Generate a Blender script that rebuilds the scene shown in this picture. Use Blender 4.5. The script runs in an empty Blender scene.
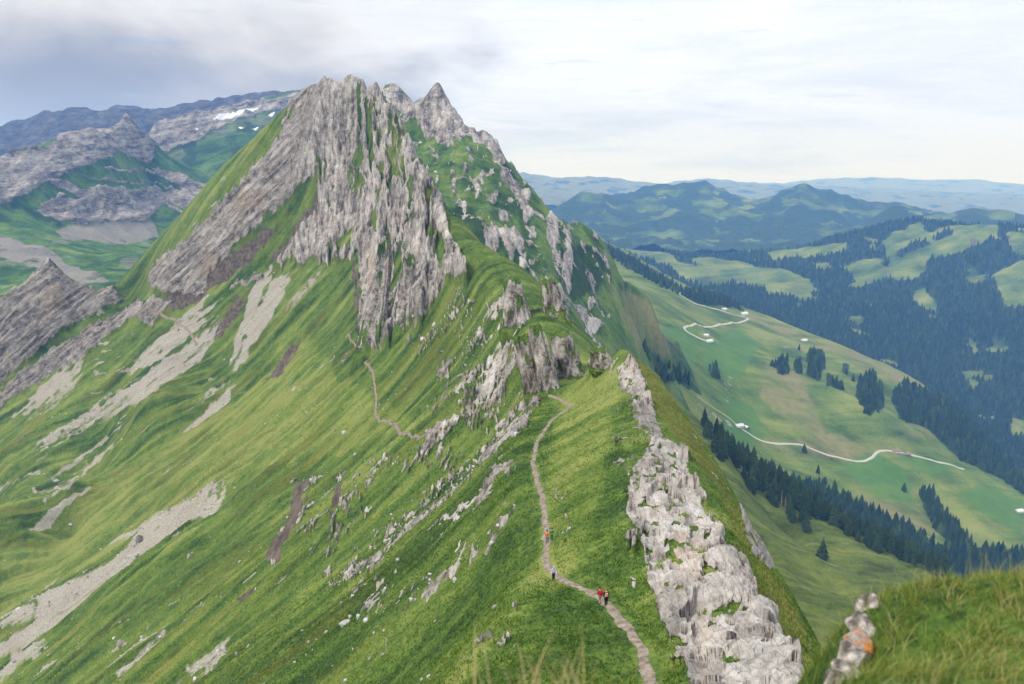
# Alpine ridge above a green valley -- everything is procedural geometry.
import bpy, math, random
import numpy as np
from mathutils import Vector, Matrix

random.seed(7)
S = bpy.context.scene
COL = S.collection
R = math.radians

# ------------------------------------------------------------------ camera model
FPX, W, H = 804.0, 1024, 684
PITCH = R(12.4)
CP, SP = math.cos(PITCH), math.sin(PITCH)

def pt(px, py, Y):
    """world point at northing Y on the line of sight of a picture position"""
    u = (px - W / 2) / FPX; v = (H / 2 - py) / FPX
    y = CP + SP * v; z = -SP + CP * v
    return (u / y * Y, Y, z / y * Y)

def proj(x, y, z):
    d = y * CP - z * SP
    d = np.where(d < 0.1, 0.1, d)
    return W / 2 + FPX * x / d, H / 2 - FPX * (y * SP + z * CP) / d

# ------------------------------------------------------------------ noise
def _hash(ix, iy, seed):
    h = (ix.astype(np.int64) * 374761393 + iy.astype(np.int64) * 668265263 + seed * 1442695041) & 0xFFFFFFFF
    h = ((h ^ (h >> 13)) * 1274126177) & 0xFFFFFFFF
    return h ^ (h >> 16)
_ANG = np.arange(256) * (2 * math.pi / 256)
_GX, _GY = np.cos(_ANG).astype(np.float32), np.sin(_ANG).astype(np.float32)

def perlin(x, y, seed=0):
    x = np.asarray(x, np.float64); y = np.asarray(y, np.float64)
    x0 = np.floor(x); y0 = np.floor(y)
    fx = (x - x0).astype(np.float32); fy = (y - y0).astype(np.float32)
    ix = x0.astype(np.int64); iy = y0.astype(np.int64)
    u = fx * fx * fx * (fx * (fx * 6 - 15) + 10); v = fy * fy * fy * (fy * (fy * 6 - 15) + 10)
    def g(a, b):
        h = (_hash(ix + a, iy + b, seed) & 255).astype(np.int64)
        return _GX[h] * (fx - a) + _GY[h] * (fy - b)
    n0 = g(0, 0); n0 = n0 + u * (g(1, 0) - n0)
    n1 = g(0, 1); n1 = n1 + u * (g(1, 1) - n1)
    return 1.5 * (n0 + v * (n1 - n0))

def fbm(x, y, o=4, seed=0, gain=0.5):
    s = 0; a = 1; t = 0
    for i in range(o):
        s = s + a * perlin(x, y, seed + i * 17); t += a
        x = x * 2.03 + 11.3; y = y * 2.03 - 7.1; a *= gain
    return s / t * 1.4

def ridged(x, y, o=4, seed=0, gain=0.5):
    s = 0; a = 1; t = 0
    for i in range(o):
        s = s + a * (1 - 2 * np.abs(perlin(x, y, seed + i * 17))); t += a
        x = x * 2.03 + 5.3; y = y * 2.03 - 3.7; a *= gain
    return s / t

def cells(x, y, seed=0):
    """cellular noise: nearest distance, second distance, cell value"""
    ix = np.floor(x).astype(np.int64); iy = np.floor(y).astype(np.int64)
    d1 = np.full(x.shape, 9.0, np.float32); d2 = d1.copy(); val = np.zeros(x.shape, np.float32)
    for a in (-1, 0, 1):
        for b in (-1, 0, 1):
            h = _hash(ix + a, iy + b, seed)
            cx = ix + a + (h & 255) / 255.0; cy = iy + b + ((h >> 8) & 255) / 255.0
            d = np.sqrt((cx - x) ** 2 + (cy - y) ** 2).astype(np.float32)
            n = d < d1
            d2 = np.where(n, d1, np.minimum(d2, d)); val = np.where(n, ((h >> 16) & 255) / 255.0, val)
            d1 = np.where(n, d, d1)
    return d1, d2, val

def facets(x, y, seed=0):
    """broken planes: every cell is a flat facet with its own tilt and step"""
    ix = np.floor(x).astype(np.int64); iy = np.floor(y).astype(np.int64)
    d1 = np.full(x.shape, 9.0); out = np.zeros(x.shape)
    for a in (-1, 0, 1):
        for b in (-1, 0, 1):
            h = _hash(ix + a, iy + b, seed); g = _hash(ix + a, iy + b, seed + 77)
            ox = x - (ix + a + (h & 255) / 255.0); oy = y - (iy + b + ((h >> 8) & 255) / 255.0)
            d = np.abs(ox) ** 1.5 + np.abs(oy) ** 1.5
            v = ((h >> 16) & 255) / 255.0 - 0.5 + ox * (((g & 255) / 127.5) - 1) * 0.8 + oy * ((((g >> 8) & 255) / 127.5) - 1) * 0.8
            n = d < d1; out = np.where(n, v, out); d1 = np.where(n, d, d1)
    return out

def sstep(a, b, x):
    t = np.clip((x - a) / (b - a), 0, 1)
    return t * t * (3 - 2 * t)

# ------------------------------------------------------------------ ground cover regions
MX, MY, MW, MH = -260, -20, 1560, 960      # region raster covers more than the frame

def poly_mask(polys, blur=1, sub=1):
    m = np.zeros((MH, MW), np.float32)
    for P in polys:
        P = np.array(P, float)
        x0, x1 = int(max(P[:, 0].min() - 1, MX)), int(min(P[:, 0].max() + 2, MX + MW - 1))
        y0, y1 = int(max(P[:, 1].min() - 1, MY)), int(min(P[:, 1].max() + 2, MY + MH - 1))
        gx, gy = np.meshgrid(np.arange(x0, x1 + 1), np.arange(y0, y1 + 1))
        ins = np.zeros(gx.shape, bool)
        for (ax, ay), (bx, by) in zip(P, np.roll(P, -1, 0)):
            if ay == by: continue
            c = ((ay > gy) != (by > gy)) & (gx < (bx - ax) * (gy - ay) / (by - ay) + ax)
            ins ^= c
        m[y0 - MY:y1 + 1 - MY, x0 - MX:x1 + 1 - MX] = np.maximum(m[y0 - MY:y1 + 1 - MY, x0 - MX:x1 + 1 - MX], ins)
    for _ in range(blur):
        for ax in (0, 1):
            m = (np.roll(m, 1, ax) + 2 * m + np.roll(m, -1, ax)) / 4
    return m

def look(m, px, py):
    fx = np.clip(px - MX, 0, MW - 2.01); fy = np.clip(py - MY, 0, MH - 2.01)
    ix = fx.astype(int); iy = fy.astype(int); fx = fx - ix; fy = fy - iy
    return (m[iy, ix] * (1 - fx) + m[iy, ix + 1] * fx) * (1 - fy) + (m[iy + 1, ix] * (1 - fx) + m[iy + 1, ix + 1] * fx) * fy

# ------------------------------------------------------------------ scattered-point surfaces
class Surf:
    def __init__(self, pts, c=5.0, lam=0.1):
        P = np.array(pts, float)
        key = np.round(P[:, :2] / (1.0 + 0.004 * P[:, 1:2].clip(0))).astype(int)
        _, idx = np.unique(key, axis=0, return_index=True)
        P = P[np.sort(idx)]
        self.P = P; self.c2 = c * c
        n = len(P); L = 1000.0; self.L = L
        A = np.zeros((n + 3, n + 3))
        A[:n, :n] = self.k(P[:, 0], P[:, 1])
        A[:n, :n] -= np.eye(n) * lam * c / L
        Q = np.column_stack([np.ones(n), P[:, 0] / L, P[:, 1] / L])
        A[:n, n:] = Q; A[n:, :n] = Q.T
        self.w = np.linalg.solve(A, np.concatenate([P[:, 2], np.zeros(3)]))
    def k(self, x, y):
        return np.sqrt(((x[:, None] - self.P[:, 0]) ** 2 + (y[:, None] - self.P[:, 1]) ** 2 + self.c2)) / self.L
    def __call__(self, x, y):
        x = np.asarray(x, float); y = np.asarray(y, float); sh = x.shape
        x = x.ravel(); y = y.ravel(); out = np.empty(x.size); n = len(self.P)
        for i in range(0, x.size, 60000):
            s = slice(i, i + 60000)
            out[s] = self.k(x[s], y[s]) @ self.w[:n] + self.w[n] + self.w[n + 1] * x[s] / self.L + self.w[n + 2] * y[s] / self.L
        return out.reshape(sh)

def dense(line, k=3):
    """pixel polyline -> world points, subdivided"""
    P = [np.array(pt(*a)) for a in line]; out = []
    for a, b in zip(P[:-1], P[1:]):
        for i in range(k): out.append(tuple(a + (b - a) * i / k))
    out.append(tuple(P[-1])); return out

# ------------------------------------------------------------------ meshes
def link(name, me, mat=None, parent=None):
    o = bpy.data.objects.new(name, me)
    if mat is not None: me.materials.append(mat)
    COL.objects.link(o)
    if parent is not None: o.parent = parent
    return o

def np_mesh(name, V, F, smooth=True, attrs=None):
    """V (n,3), F (m,k) equal-sized faces"""
    V = np.ascontiguousarray(V, np.float32); F = np.ascontiguousarray(F, np.int32)
    me = bpy.data.meshes.new(name)
    m, k = F.shape
    me.vertices.add(len(V)); me.vertices.foreach_set('co', V.ravel())
    me.loops.add(m * k); me.loops.foreach_set('vertex_index', F.ravel())
    me.polygons.add(m)
    me.polygons.foreach_set('loop_start', np.arange(0, m * k, k, dtype=np.int32))
    me.polygons.foreach_set('loop_total', np.full(m, k, np.int32))
    me.polygons.foreach_set('use_smooth', np.full(m, smooth, bool))
    for nm, a in (attrs or {}).items():
        at = me.attributes.new(nm, 'FLOAT', 'POINT')
        at.data.foreach_set('value', np.ascontiguousarray(a, np.float32).ravel())
    me.update(); me.validate()
    return me

def fan_grid(base, az0, az1, nA, r0, r1, nR, kfine=1400, lin=0.35, occ=0.2):
    """sheet of ground sampled more finely where it is steep; returns x, y arrays (nA, nR)"""
    az = np.linspace(R(az0), R(az1), nA)
    caz = np.linspace(R(az0), R(az1), max(24, nA // 6))
    rr = np.exp(np.linspace(math.log(r0), math.log(r1), kfine))
    A, RR = np.meshgrid(caz, rr, indexing='ij')
    Z = base(RR * np.sin(A), RR * np.cos(A))
    el = np.arctan2(Z, RR)
    de = np.abs(np.diff(el, axis=1))
    mx = np.maximum.accumulate(el, axis=1)
    de = np.where(el[:, 1:] < mx[:, 1:] - 0.004, de * occ, de)
    d = de + 0.02 * np.diff(np.log(rr))[None, :] + lin * np.diff(rr)[None, :] / (r1 - r0) * 0.3
    for _ in range(5):
        d[1:-1] = (d[:-2] + 2 * d[1:-1] + d[2:]) / 4
    c = np.concatenate([np.zeros((len(caz), 1)), np.cumsum(d, 1)], 1); c /= c[:, -1:]
    t = np.linspace(0, 1, nR)
    rs = np.array([np.interp(t, c[i], rr) for i in range(len(caz))])
    full = np.empty((nA, nR))
    for k in range(nR): full[:, k] = np.interp(az, caz, rs[:, k])
    return full * np.sin(az)[:, None], full * np.cos(az)[:, None]

def grid_faces(nA, nR):
    i = np.arange(nA * nR).reshape(nA, nR)
    return np.stack([i[:-1, :-1], i[1:, :-1], i[1:, 1:], i[:-1, 1:]], -1).reshape(-1, 4)

def tag(o, label=None, cat=None, group=None, kind=None):
    if label: o['label'] = label
    if cat: o['category'] = cat
    if group: o['group'] = group
    if kind: o['kind'] = kind
    return o

def empty(name, loc, rz=0.0):
    o = bpy.data.objects.new(name, None); COL.objects.link(o)
    o.location = loc; o.rotation_euler = (0, 0, rz); o.empty_display_size = 0.5
    return o
HAZE = 1.0e-4; EXPO = 0.12
# ================================================================== RIDGE (the near massif)
rib = [(815,684,38),(800,670,46),(765,625,60),(738,575,72),(712,525,88),(695,470,118),(668,425,150),(640,380,190),(625,350,215)]
sil = [(826,684,58),(820,660,68),(800,612,86),(775,568,104),(745,521,126),(705,443,166),(660,378,200),(628,351,218)]
trail = [(652,690,50),(650,684,52),(644,655,57),(630,632,62),(612,610,68),(600,597,72),(577,587,77),(553,575,82),(545,560,88),(547,540,97),(545,520,106),(543,500,117),(537,482,132),(533,462,147),(537,442,165),(552,420,185),(572,406,203),(556,398,214),(541,392,225)]
shoulder = [(455,700,54),(470,684,58),(490,630,68),(520,590,78),(541,553,92),(527,500,118),(517,460,150),(520,425,185),(536,400,222)]
ccrest = [(536,400,222),(533,385,240),(533,350,262),(525,330,285),(512,318,315),(495,300,360),(475,272,410),(455,243,480),(445,215,570),(425,170,690),(402,125,780),(378,92,830),(350,78,850)]
rcrest = [(606,358,318),(598,352,330),(575,328,370),(545,292,420),(495,258,470),(455,237,505)]
spur = [(350,78,850),(338,86,860),(322,86,875),(300,97,900),(282,115,915),(265,132,930),(235,160,945),(200,196,960),(150,250,980),(115,287,1000)]
crag = [(-80,322,880),(0,300,890),(25,285,900),(50,264,910),(62,275,912),(80,292,915),(110,290,925),(124,298,928)]
hill = [(600,372,235),(585,385,228)]

A = []
A += dense(rib) + dense(sil) + dense(trail) + dense(shoulder) + dense(ccrest, 4) + dense(rcrest, 4) + dense(spur, 3) + dense(crag, 3) + dense(hill, 2)
Wall = lambda Y: np.interp(Y, [0, 150, 300, 420, 560, 850, 1000], [4, 6, 14, 36, 75, 115, 90])
lc = np.array(dense(shoulder, 3) + dense(ccrest, 4))
for i in range(0, len(lc), 2):
    x, y, z = lc[i]
    w = Wall(y)
    for d in (8, 22, 45, 80, 130, 200, 300, 430, 600):
        dz = np.interp(y, [0, 300, 600, 850], [0.80, 0.76, 0.62, 0.5]) * d + w * (1 - math.exp(-d / (0.5 * w + 10)))
        if y > 780 and d > 300: continue
        A.append((x - d, y - 0.02 * d, z - dz))
for (x, y, z) in dense(spur, 2)[1:]:
    A += [(x + 6, y + 22, z - 22), (x + 10, y + 55, z - 55), (x + 20, y + 170, z - 160), (x, y + 420, z - 320)]
for (x, y, z) in dense(crag, 2)[:-4]:
    A += [(x - 4, y + 45, z - 50), (x - 10, y + 140, z - 130), (x, y + 350, z - 200)]
A += [pt(*p) for p in [(0,392,845),(50,370,865),(100,335,885),(-80,420,825),(130,315,905),(25,330,872),(75,330,890),(110,400,735),(60,435,720),(0,455,715),(-70,470,715),(0,520,590),(70,490,610),(150,400,690),(150,350,780),(-70,560,590)]]
rc = np.array(dense(sil, 2) + dense(rcrest, 2))
for i in range(0, len(rc), 2):
    x, y, z = rc[i]
    for d, dz in ((6, 11), (14, 28), (32, 62), (64, 110), (120, 185)):
        A.append((x + d, y, z - dz))
for (x, y, z) in dense(ccrest, 2)[17:]:
    for d, dz in ((5, 18), (14, 48), (30, 92), (60, 140), (150, 225), (320, 330)):
        A.append((x + d, y + 0.1 * d, z - dz))
A += [pt(*p) for p in [(800,508,960),(835,524,900),(870,541,850),(905,558,815),(932,573,790),(970,590,760),(1040,640,700),
      (780,640,430),(840,600,610),(760,560,620),(740,600,330),(800,570,660),(880,620,560),(950,640,560),(850,684,380),(780,545,760)]]
for (px, py, Y) in [(800,508,960),(870,541,850),(932,573,790),(1040,640,700)]:
    x, y, z = pt(px, py, Y); A += [(x + 70, y + 110, z - 130), (x + 120, y + 260, z - 330)]
A += [(0,0,-5), (6,2,-6), (-6,2,-7), (0,20,-19), (-20,20,-28), (20,20,-15), (-60,0,-58), (-150,0,-140), (-300,0,-270), (-300,120,-290), (50,0,-30), (120,0,-120), (300,0,-300), (12,34,-27),(300,300,-350),(600,300,-560),(600,0,-560),(600,600,-570)]
surfA = Surf(A, 2.5)

# --- regions on the ridge, as outlines of where each ground cover and painted shade lies
rock_peak = poly_mask([
 [(345,74),(380,88),(404,122),(424,168),(442,210),(462,262),(466,285),(450,280),(436,300),(420,330),(400,322),(388,352),(362,356),(357,330),(364,292),(352,262),(325,268),(300,275),(270,282),(235,292),(200,300),(150,292),(147,272),(190,238),(228,196),(255,165),(282,118),(300,92),(322,84)],
 [(130,318),(150,300),(172,305),(150,330)]], 1)
grass_peak = poly_mask([
 [(319,174),(330,190),(303,230),(275,270),(225,292),(205,318),(168,322),(205,285),(225,258),(275,210)],
 [(353,90),(366,95),(376,120),(390,150),(397,180),(388,205),(372,175),(360,130)],
 [(384,112),(400,124),(404,160),(412,190),(408,215),(398,180),(392,150)],
 [(316,166),(331,160),(330,178),(318,186)],
 [(352,150),(360,150),(368,200),(357,205),(350,180)],
 [(374,268),(396,244),(412,260),(398,330),(384,345),(372,300)],
 [(402,210),(410,212),(420,235),(424,262),(416,262),(408,240)],
 [(422,236),(440,234),(452,262),(442,268),(430,255)],
 [(266,272),(320,262),(330,240),(338,250),(332,270),(300,280),(262,300)],
 [(282,115),(294,104),(290,120),(255,170),(200,222),(150,272),(140,276),(195,215),(240,165)]], 1)
slab_pin = poly_mask([[(360,250),(372,246),(380,260),(374,285),(382,320),(376,352),(362,356),(357,330),(362,290)], [(392,322),(400,300),(404,262),(410,262),(414,300),(402,335),(394,345)],[(414,330),(404,290),(405,230),(424,228),(426,262),(420,300)]], 1)
crag_m = poly_mask([[(-60,320),(0,300),(25,284),(50,262),(64,278),(84,292),(112,288),(126,298),(100,312),(60,335),(30,360),(0,385),(-60,420)],
 [(0,395),(40,362),(90,330),(140,305),(150,312),(100,345),(40,385),(0,410)]], 1)
outcrop = poly_mask([[(395,330),(440,265),(470,275),(520,318),(535,345),(540,400),(525,440),(520,500),(490,545),(470,600),(430,684),(380,684),(340,600),(270,570),(290,480),(350,470),(420,430),(440,380)]], 10)
outcrop2 = poly_mask([[(505,345),(535,335),(545,395),(520,430),(500,470),(478,520),(470,545),(485,480),(480,420),(470,400),(468,350)],
 [(462,345),(480,330),(500,345),(490,420),(470,440),(455,400)]], 4)
_sr = random.Random(3)
def streaks(lines):
    """bundles of ragged streaks along a fall line: ((x, y, half width) ..., how many, spread of the ends)"""
    out = []
    for L, n, rag in lines:
        for k in range(n):
            o = _sr.uniform(-0.9, 0.9); t0 = _sr.uniform(0, rag) ; t1 = 1 - _sr.uniform(0, rag); w = _sr.uniform(0.06, 0.22)
            a_, b_ = [], []
            for i in range(15):
                t = t0 + (t1 - t0) * i / 14; f = t * (len(L) - 1); j = min(int(f), len(L) - 2); f -= j
                x, y, hw = [L[j][q_] + (L[j + 1][q_] - L[j][q_]) * f for q_ in range(3)]
                dx, dy = L[j + 1][0] - L[j][0], L[j + 1][1] - L[j][1]; m = math.hypot(dx, dy); nx, ny = -dy / m, dx / m
                e = hw * w * math.sin(math.pi * min(1, max(0.02, (i + .5) / 15))) ** 0.4 * _sr.uniform(0.6, 1.3); c = hw * o + _sr.uniform(-.1, .1) * hw
                a_.append((x + nx * (c + e), y + ny * (c + e))); b_.append((x + nx * (c - e), y + ny * (c - e)))
            out.append(a_ + b_[::-1])
    return out
scree = poly_mask(streaks([
 ([(284,266,15),(268,298,16),(250,335,11),(229,378,4)], 26, 0.22), ([(330,268,3),(300,300,5),(280,325,4)], 4, 0.3),
 ([(222,298,13),(190,326,11),(150,358,9),(112,380,3)], 20, 0.3), ([(236,303,4),(196,352,10),(135,398,11),(55,448,5)], 20, 0.35), ([(200,345,3),(120,395,5),(40,450,3)], 4, 0.3), ([(110,410,10),(60,445,12),(0,490,8)], 7, 0.6),
 ([(238,378,8),(215,402,10),(178,438,4)], 9, 0.3),
 ([(232,478,5),(210,505,14),(160,535,12),(110,575,8),(50,615,14),(-40,668,24)], 26, 0.3), ([(190,500,4),(140,532,6),(95,558,5)], 6, 0.3),
 ([(178,622,5),(140,655,9),(105,688,12)], 9, 0.3), ([(236,634,4),(205,662,9),(170,690,12)], 9, 0.3), ([(232,650,3),(215,668,6),(202,690,9)], 5, 0.3),
 ([(92,344,5),(75,375,12),(40,405,12),(12,425,8)], 12, 0.4), ([(30,470,4),(0,495,6),(-30,512,6)], 4, 0.3), ([(70,580,5),(40,595,6),(0,612,6)], 4, 0.4), ([(60,640,8),(20,655,12),(-20,690,12)], 8, 0.4),
 ([(130,430,6),(80,470,8),(30,500,6)], 5, 0.6), ([(300,395,4),(270,420,6),(235,445,4)], 3, 0.5), ([(90,480,20),(20,530,25)], 4, 0.6)]), 1)
dirt_shade = poly_mask([
 [(333,132),(338,138),(342,185),(347,218),(341,217),(337,182)], [(323,176),(328,182),(316,212),(298,236),(276,262),(271,258),(292,231),(310,207)], [(388,196),(392,200),(398,250),(394,254),(389,220)], [(404,262),(408,264),(409,318),(405,330),(403,300)], [(352,262),(356,268),(360,300),(357,318),(354,290)],  # clefts of the rock face: recess shade put into the colour
 [(311,474),(304,492),(300,518),(286,545),(280,566),(266,568),(268,556),(288,520),(296,484)],
 [(303,342),(292,362),(284,378),(268,386),(258,392),(276,370),(288,352)],
 [(258,588),(240,605),(236,600),(250,590)], [(345,476),(340,505),(330,510),(336,484)],
 [(236,300),(244,300),(236,322),(212,345),(208,340),(228,320)],
 [(212,262),(240,250),(268,226),(274,232),(250,262),(220,285),(190,304),(160,316),(150,310)]], 1)
rib_rock = poly_mask([
 [(628,360),(636,364),(644,384),(655,415),(666,436),(680,446),(690,458),(686,470),(700,485),(715,500),(713,522),(718,540),(730,560),(745,578),(762,610),(782,640),(804,684),(806,760),(690,760),(690,684),(680,655),(668,640),(655,600),(648,575),(640,545),(627,505),(632,470),(647,450),(652,438),(634,420),(632,400),(619,384),(616,368)],
 [(738,505),(748,517),(760,542),(778,568),(772,571),(752,548)],
 [(612,362),(622,352),(614,366),(604,380)]], 2)
rib_sparse = poly_mask([[(604,392),(640,400),(660,480),(640,520),(660,590),(690,640),(690,700),(640,640),(628,560),(600,510),(608,470),(612,420)],
 [(530,480),(560,490),(575,540),(550,560),(545,530)], [(690,428),(702,434),(724,474),(748,512),(742,516),(716,484),(700,452)], [(478,640),(510,600),(530,620),(520,684),(480,700)]], 6)
stripe_grass = poly_mask([[(688,458),(705,470),(722,492),(733,520),(728,540),(716,520),(705,500),(690,480)], [(683,452),(668,440),(655,420),(662,420)],[(700,500),(712,510),(708,520)]], 1)
ochre = poly_mask([[(672,535),(700,540),(708,580),(690,600),(676,570)], [(622,362),(640,372),(640,380),(626,372)], [(232,200),(255,190),(268,205),(240,222)], [(205,255),(228,262),(215,285),(200,280)],[(700,610),(715,610),(712,684),(698,684)],[(365,255),(376,262),(380,290),(370,285)],[(40,300),(64,290),(66,310),(45,330)]], 7)
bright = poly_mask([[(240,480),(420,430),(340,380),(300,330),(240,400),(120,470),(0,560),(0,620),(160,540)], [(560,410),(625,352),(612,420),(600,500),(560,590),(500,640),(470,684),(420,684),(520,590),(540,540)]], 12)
darkg_shade = poly_mask([[(545,580),(600,605),(640,650),(648,700),(470,700),(490,640)], [(560,500),(610,420),(640,520),(620,580),(580,570)], [(455,240),(500,262),(545,300),(590,352),(545,335),(500,290)], [(520,420),(560,410),(535,470),(510,560),(490,560)]], 8)  # darker green grass, partly shade put into its colour
olive = poly_mask([[(628,352),(640,352),(700,440),(745,520),(800,615),(822,684),(806,684),(765,610),(735,545),(722,490),(690,455),(655,410)]], 3)

_tr = np.array(dense(trail, 4))
_rb = np.array(dense(rib, 4))
def line_d(L_, x, y, lim):
    d = np.full(np.shape(x), 1e3)
    sel = (y > 30) & (y < 240) & (x > 0) & (x < 60)
    if not np.any(sel): return d
    xs, ys = x[sel], y[sel]; b = np.full(xs.shape, 1e3)
    for (ax, ay, _), (bx, by, _) in zip(L_[:-1], L_[1:]):
        L = (bx - ax) ** 2 + (by - ay) ** 2 + 1e-9
        t = np.clip(((xs - ax) * (bx - ax) + (ys - ay) * (by - ay)) / L, 0, 1)
        b = np.minimum(b, np.hypot(xs - ax - t * (bx - ax), ys - ay - t * (by - ay)))
    d[sel] = b; return d
def trail_d(x, y):
    d = np.full(np.shape(x), 1e9)
    sel = (y > 40) & (y < 240) & (np.abs(x) < 40)
    if not np.any(sel): return d
    xs, ys = x[sel], y[sel]; b = np.full(xs.shape, 1e9)
    for (ax, ay, _), (bx, by, _) in zip(_tr[:-1], _tr[1:]):
        L = (bx - ax) ** 2 + (by - ay) ** 2 + 1e-9
        t = np.clip(((xs - ax) * (bx - ax) + (ys - ay) * (by - ay)) / L, 0, 1)
        b = np.minimum(b, np.hypot(xs - ax - t * (bx - ax), ys - ay - t * (by - ay)))
    d[sel] = b; return d

def heightA(x, y, full=False):
    x = np.asarray(x, float); y = np.asarray(y, float)
    z0 = surfA(x, y)
    px, py = proj(x, y, z0)
    dist = np.hypot(x, y)
    near = sstep(340, 240, y)
    jit = sstep(30, 500, dist) * 3 + 2.2
    n1 = fbm(x / 9, y / 40, 4, 3); n2 = fbm(x / 11 + 40, y / 30, 4, 5)
    n1w = fbm(x / 7, y / 12, 4, 7); jx = px + 0.6 * jit * n1 + 0.4 * jit * n1w; jy = py + 0.5 * jit * n2 + 0.5 * jit * n1w
    far = y > 250
    rk = look(rock_peak, jx, jy) * far
    gp = look(grass_peak, px + 1.5 * jit * n1, py + 1.5 * jit * n2) * far
    sp = look(slab_pin, jx, jy) * far
    cr = look(crag_m, jx, jy) * (y > 600)
    # strata: plates standing on edge, running up the face
    xs = x + 0.12 * z0 + 6 * fbm(x / 60, y / 90, 3, 21) + 4.5 * fbm(z0 / 16, x / 28, 3, 22)
    st = ridged(xs / 11, y / 160, 4, 31)
    st2 = fbm(xs / 5, y / 45, 4, 37)
    wallrock = np.clip(rk * (1 - gp * (0.12 + 0.85 * np.where(px < 318, 1, sstep(-0.05, 0.22, fbm(xs / 7, y / 90, 3, 43) + 0.10)))), 0, 1)
    gr_in = sstep(0.20, 0.40, fbm(xs / 9, y / 60, 4, 41) * 0.8 + 0.45 * fbm(x / 18, z0 / 14, 4, 42)) * (px > 318)
    wallrock = np.clip(wallrock - gr_in * 0.75 * rk, 0, 1)
    wallrock = np.maximum(wallrock, sp)
    wallrock = np.maximum(wallrock, cr)
    oc = look(outcrop, px, py) * (y < 520); oc2 = look(outcrop2, jx, jy) * (y > 100) * (y < 420)
    patch = fbm(x / 16 + y / 50, y / 26, 3, 53)
    sn = ridged(xs / 2.7, y / 13, 3, 51) * 0.5 + fbm(xs / 1.6, y / 6, 3, 52) * 0.35 + patch * 0.6
    out = sstep(0.465, 0.61, sn * 0.9 + 0.07 * (oc > 0.05) + 0.27 * oc2) * np.clip(oc * 1.6 + oc2, 0, 1)
    ribm = look(rib_rock, px + 3.5 * fbm(x / 2.2, y / 3.5, 4, 61), py + 3.5 * fbm(x / 2.2 + 9, y / 3.5, 4, 62)) * (y < 250)
    ribs = look(rib_sparse, px, py) * (y < 250)
    sg = look(stripe_grass, px + 2 * n1, py + 2 * n2) * (y < 250)
    rn = fbm(x / 0.9, y / 1.6, 3, 63)
    holes = sstep(0.25, 0.42, fbm(x / 2.0, y / 3.0, 4, 64))
    ribm = np.clip(ribm - sg, 0, 1) * (1 - 0.85 * holes)
    ribm = np.maximum(ribm, ribs * sstep(0.34, 0.5, rn * 0.6 + fbm(x / 5, y / 5, 2, 65) * 0.5))
    rock = np.clip(np.maximum(np.maximum(wallrock, out * 0.95), ribm), 0, 1)
    td = trail_d(x, y)
    tm = sstep(2.2, 0.7, td)
    rock = rock * (1 - tm) * (1 - 0.9 * look(dirt_shade, jx, jy) * (py > 330)); out = out * (1 - look(dirt_shade, jx, jy))
    # displacement
    fall = np.clip(-x / 200, 0, 1)
    gul = ridged((y - 0.35 * x) / 24 + 0.4 * fbm(x / 80, y / 80, 2, 71), x / 200, 4, 73)
    gul2 = fbm((y - 0.35 * x) / 6, x / 50, 4, 75)
    sc = np.clip(dist / 350, 0.1, 1)
    dz = (gul * 7.0 * fall + gul2 * 1.8 * np.clip(-x / 60, 0, 1) + fbm(x / 70, y / 70, 3, 77) * 5 * sc) * sstep(-5, -60, x - 10) * (1 - 0.6 * sstep(650, 900, y)) * (1 - rk * 0.7)
    right = sstep(40, 140, x)
    dz += right * (fbm(x / 90, y / 60, 4, 78) * 9 + ridged(y / 40, x / 200, 3, 79) * 4)
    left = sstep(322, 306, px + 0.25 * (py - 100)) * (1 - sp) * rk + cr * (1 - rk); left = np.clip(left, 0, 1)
    sl = (z0 - 0.80 * x) / 9 + 1.2 * fbm(x / 50, y / 50, 3, 33)
    dz += wallrock * left * (ridged(sl, x / 130, 4, 34) * 8 + fbm(x / 14, y / 30, 4, 35) * 6)
    st3 = ridged(xs / 5.0, y / 90, 3, 36)
    but = ridged(xs / 34 + 0.3, y / 300, 2, 38)
    dz += wallrock * (1 - left) * (but * 12.0 + st * 2.6 + st2 * 1.4 + st3 * 1.4 + 2.6 * fbm(x / 9, z0 / 7, 4, 39) + 6.0 * facets(xs / 13, z0 / 24 + x / 60, 40) + 3.0 * facets(xs / 5, z0 / 11 + x / 30, 45)) * (0.35 + 0.65 * sstep(0, 60, np.hypot(px - 350, (py - 78) * .8))) * (0.35 + 0.65 * sstep(0, 30, Wall(y) - 15)) * sstep(260, 420, y)
    dz += out * (0.5 + ridged(x / 3, y / 9, 3, 84) * 1.0) * sstep(60, 300, dist) * 1.6
    d1, d2, cv = cells(x / 2.4 + 0.5 * n1, y / 4.5, 91)
    e1, e2, ev = cells(x / 0.8, y / 1.3, 93)
    wx = 0.5 * fbm(x / 2, y / 2, 3, 88); wy = 0.5 * fbm(x / 2 + 9, y / 2, 3, 89)
    blocky = fbm(x / 8, y / 12, 4, 95) * 1.6 + facets((x + wx) / 3.6 + (y + wy) / 14, (y + wy) / 6.5 - x / 12, 86) * 1.5 + facets((x + wx) / 1.4, (y + wy) / 2.2 + x / 4, 87) * 0.55 + fbm(x / .9, y / 1.2, 3, 90) * 0.16
    rd = line_d(_rb, x, y, 12)
    knob = np.exp(-(rd / 2.2) ** 2) * (1.0 + 1.3 * fbm(x / 4, y / 5, 4, 96)) * 1.25
    dz += ribm * near * (blocky + knob) * sstep(20, 60, dist)
    tus = fbm(x / 1.1, y / 1.1, 3, 97) * 0.16 + fbm(x / 5, y / 5, 3, 98) * 0.45
    dz += near * (1 - ribm) * tus * (1 - tm)
    mid = (1 - near) * (1 - rock) * fbm(x / 6, y / 6, 3, 99) * 0.8
    dz += mid
    dz *= (1 - 0.9 * tm) * sstep(8, 40, dist)
    z = z0 + dz
    if not full: return z
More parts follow.
